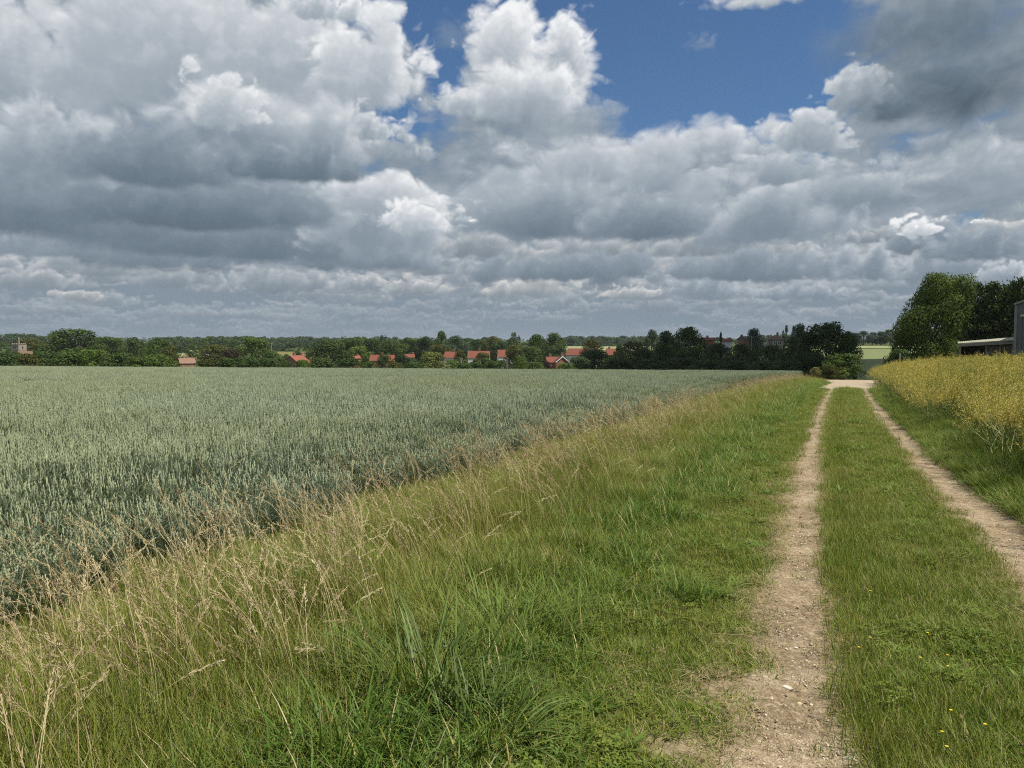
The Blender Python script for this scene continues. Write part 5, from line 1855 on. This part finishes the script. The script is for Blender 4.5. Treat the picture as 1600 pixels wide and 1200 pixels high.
def stone(px, py, sx, sy, sz, seed, label, col, rz=0.0):
    x, y, z = on_ground(px, py)
    bm = bmesh.new()
    bmesh.ops.create_icosphere(bm, subdivisions=3, radius=1.0)
    rs = np.random.RandomState(seed)
    pl = [(Vector(rs.normal(0, 1, 3)).normalized(), rs.uniform(0.62, 0.9)) for _ in range(11)]
    for v in bm.verts:
        for n, d in pl:
            q = v.co.dot(n)
            if q > d:
                v.co -= n * (q - d) * 0.9
        v.co = Vector((v.co.x * sx, v.co.y * sy, v.co.z * sz))
    me = bpy.data.meshes.new('stone')
    bm.to_mesh(me)
    bm.free()
    me.materials.append(col)
    o = add('stone', me)
    o.location, o.rotation_euler = (x, y, z + sz * 0.45), (0.1, -0.1, rz)
    tag(o, label, 'stone', 'larger stones in the left rut')


M_LIME = plain('pale_limestone', (0.66, 0.61, 0.48), (0.50, 0.45, 0.35), 30, 0.9, 0.2, 0.004)
M_FLINT = plain('cream_flint', (0.60, 0.50, 0.30), (0.45, 0.38, 0.25), 30, 0.8, 0.3, 0.004)
stone(1231, 1078, .034, .018, .016, 1, 'long pale stone lying in the middle of the left rut', M_LIME, -0.3)
stone(1248, 1103, .018, .014, .013, 2, 'small cream stone just below the long pale one', M_FLINT, 0.4)
stone(1326, 1190, .032, .017, .018, 3, 'white stone at the right lip of the rut, lowest of all', M_LIME, -0.4)
stone(1273, 1042, .015, .011, .010, 4, 'small cream stone high in the gravelly part of the rut', M_FLINT, 0.8)
stone(1244, 1014, .014, .010, .009, 5, 'small pale stone at the top of the gravelly patch', M_LIME, 0.1)


def twig():
    a, b = Vector(on_ground(1262, 1122)), Vector(on_ground(1316, 1145))
    m = a.lerp(b, .5) + Vector((0, 0, .022))
    mb = MB()
    mb.tube([a + Vector((0, 0, .014)), m, b + Vector((0, 0, .03))], [.0028, .0036, .003], 6)
    o = add('twig', mb.mesh('twig', M_BOARD))
    tag(o, 'dark straight twig lying across the bottom of the left rut', 'twig')
    a, b = Vector(on_ground(1112, 1003)), Vector(on_ground(1212, 1012))
    m = a.lerp(b, .5) + Vector((0, 0, .06))
    mb = MB()
    mb.tube([a + Vector((0, 0, .05)), m, b + Vector((0, 0, .03))], [.002, .0025, .0015], 5)
    o = add('straw_stalk', mb.mesh('straw_stalk', M_STRAW))
    tag(o, 'single long straw lying from the grass on to the rut', 'straw')


twig()

# coarse tussocks with broad blades
M_TUSS = leaf_mat('tussock_grass', [(0.0, (0.050, 0.082, 0.015)), (0.5, (0.095, 0.150, 0.027)), (1.0, (0.19, 0.25, 0.06))], None, trans=0.2, rough=0.5, spec=0.3)
for px, py, n, rad, h, lb in ((668, 1090, 300, .26, .60, 'large dark tussock of broad blades in the near grass'), (745, 1165, 240, .22, .42, 'dark tussock just below the large one'),
                              (545, 1195, 220, .22, .40, 'fresh green tussock at the bottom of the picture'), (785, 1010, 300, .34, .48, 'wide sunlit tussock above the large dark one')):
    x, y, z = on_ground(px, py)
    rs = random.Random(int(px))
    mb = MB()
    for k in range(n):
        a, q = rs.uniform(0, 6.283), rad * math.sqrt(rs.random())
        blade(mb, q * math.cos(a), q * math.sin(a), h * rs.uniform(.55, 1.15), rs.uniform(.008, .0155), a + rs.gauss(0, .6), rs.uniform(.1, .95), rs.uniform(.5, 2.0), 0, min(max(rs.gauss(.45, .25), 0), 1), 5)
    o = add('grass_tussock', mb.mesh('grass_tussock', M_TUSS if py > 1050 and px > 600 else M_COARSE))
    o.location = (x, y, z)
    tag(o, lb, 'tussock', 'coarse tussocks in the near grass')

# gravel and dead straw on the ruts: uncountable
def gravel():
    rs = np.random.RandomState(21)
    srcs = []
    for i in range(4):
        bm = bmesh.new()
        bmesh.ops.create_icosphere(bm, subdivisions=2, radius=0.012)
        pl = [(Vector(rs.normal(0, 1, 3)).normalized(), rs.uniform(0.006, 0.010)) for _ in range(9)]
        for v in bm.verts:
            for n, d in pl:
                q = v.co.dot(n)
                if q > d:
                    v.co -= n * (q - d)
            v.co.z *= 0.6
        me = bpy.data.meshes.new('pebble')
        bm.to_mesh(me)
        bm.free()
        m, nt, out = new_mat('pebble')
        oi = nt.nodes.new('ShaderNodeObjectInfo')
        principled(nt, out, ramp(nt, V(nt, oi.outputs['Random']), [(0, (0.26, 0.195, 0.13)), (0.5, (0.38, 0.30, 0.205)), (0.85, (0.50, 0.42, 0.30)), (1, (0.62, 0.55, 0.42))]), 0.9, 0.2)
        me.materials.append(m)
        srcs.append(me)
    F = Field(48)
    for y0, y1, sp, lo, hi in ((1.5, 8, 0.017, 0.14, 0.62), (8, 18, 0.05, 0.3, 0.8), (18, 68, 0.16, 0.6, 1.6)):
        x, y = jgrid(-1.0, 2.4, y0, y1, sp, 0.7, int(y0 * 7) + 3)
        c = pn(x, y, 1.6, 111) + 0.7 * pn(x, y, 5, 112)
        F.add(x, y, range(4), lo, hi, 0.5, dz=0.008, keep=rut_mask(x, y, -0.04) & (c > 0.12 + 0.25 * (x > 0.8)))
        c = F.rs.rand(len(x))
        F.add(x, y, range(4), hi * 0.9, hi * 1.7, 0.5, dz=0.01, keep=rut_mask(x, y, -0.06) & (c < 0.03))
    F.build('gravel', srcs)
    ls = []
    for i in range(4):
        r2 = random.Random(i)
        mb = MB()
        for k in range(26):
            a, q = r2.uniform(0, 6.28), 0.09 * math.sqrt(r2.random())
            blade(mb, q * math.cos(a), q * math.sin(a), r2.uniform(.03, .13), r2.uniform(.0016, .0034), r2.uniform(0, 6.28), r2.uniform(1.3, 1.6), r2.uniform(-.3, .3), 0, min(max(r2.gauss(.4, .25), 0), 1), 2, r2.uniform(0.002, .012))
        ls.append(mb.mesh('dead_straw', M_STRAW))
    F = Field(49)
    x, y = jgrid(-1.3, 2.1, 1.4, 16, 0.065, 0.7, 131)
    e = np.minimum(np.minimum(np.abs(x - rut_edges(y, 0)[0]), np.abs(x - rut_edges(y, 0)[1])), np.minimum(np.abs(x - rut_edges(y, 1)[0]), np.abs(x - rut_edges(y, 1)[1])))
    pr = np.exp(-(e / 0.12) ** 2) * (0.6 + 0.8 * pn(x, y, 1.5, 113)) + 0.5 * ((x < -0.3) & (x > -1.1)) * (0.3 + pn(x, y, 1.1, 114))
    F.add(x, y, range(4), 0.7, 1.3, 0.05, dz=0.02, keep=F.rs.rand(len(x)) < pr * 0.75)
    F.build('dead_straw', ls)


gravel()


# ------------------------------------------------------------------ a cloud added out of view, shaped to shade the valley and dark trees
def shade_cloud():
    H = 520.0
    off = H / math.tan(SUN_EL)
    bm = bmesh.new()
    rs = np.random.RandomState(8)
    # puffs over the shaded ground: (photo column, metres, radius)
    spots = [(1365, 150, 42), (1372, 215, 52), (1385, 290, 66), (1375, 362, 62), (1300, 160, 40), (1328, 235, 34), (1372, 345, 46),
             (1440, 330, 90), (1460, 240, 80), (1500, 190, 45)]
    for px, r, rad in spots:
        x, y, z = place(px, r)
        c = Vector((x, y, z)) + Vector((math.cos(SUN_AZ) * off, math.sin(SUN_AZ) * off, H)) * ((H - z) / H)
        for k in range(5):
            q = rad * rs.uniform(0.45, 0.8) if k else rad * 0.92
            o = Vector(rs.normal(0, 1, 3)).normalized() * rad * 0.55 * (k > 0)
            o.z = abs(o.z) * 0.8
            m = Matrix.Translation(c + o) @ Matrix.Diagonal((q, q, q * 0.6, 1))
            bmesh.ops.create_icosphere(bm, subdivisions=3, radius=1.0, matrix=m)
    for v in bm.verts:
        n = perlin(np.array([v.co.x * 0.03]), np.array([v.co.y * 0.03 + v.co.z * 0.021]), 3)[0] + 0.5 * perlin(np.array([v.co.x * 0.08]), np.array([v.co.y * 0.08 + v.co.z * 0.06]), 4)[0]
        v.co += v.normal * 9.0 * n
    me = bpy.data.meshes.new('added_cloud')
    bm.to_mesh(me)
    bm.free()
    me.polygons.foreach_set('use_smooth', np.ones(len(me.polygons), bool))
    m, nt, out = new_mat('added_cloud_white')
    n = noise(nt, pos(nt), 0.02, 5, 0.6)
    principled(nt, out, mixc(nt, n, (0.78, 0.78, 0.78), (0.86, 0.86, 0.86)), 1.0, 0.0, n, 4.0)
    me.materials.append(m)
    o = add('added_cloud', me)
    tag(o, kind='structure')


shade_cloud()


# ------------------------------------------------------------------ the summer air between here and the far ridges
def haze():
    mb = MB()
    mb.box(-9500, 9500, -9500, 9500, -14, 60)
    m, nt, out = new_mat('air')
    v = nt.nodes.new('ShaderNodeVolumePrincipled')
    v.inputs['Color'].default_value = (0.80, 0.87, 0.95, 1)
    v.inputs['Density'].default_value = 0.00008
    v.inputs['Anisotropy'].default_value = 0.2
    nt.links.new(v.outputs[0], out.inputs['Volume'])
    o = add('haze', mb.mesh('haze', m))
    tag(o, kind='stuff')


haze()
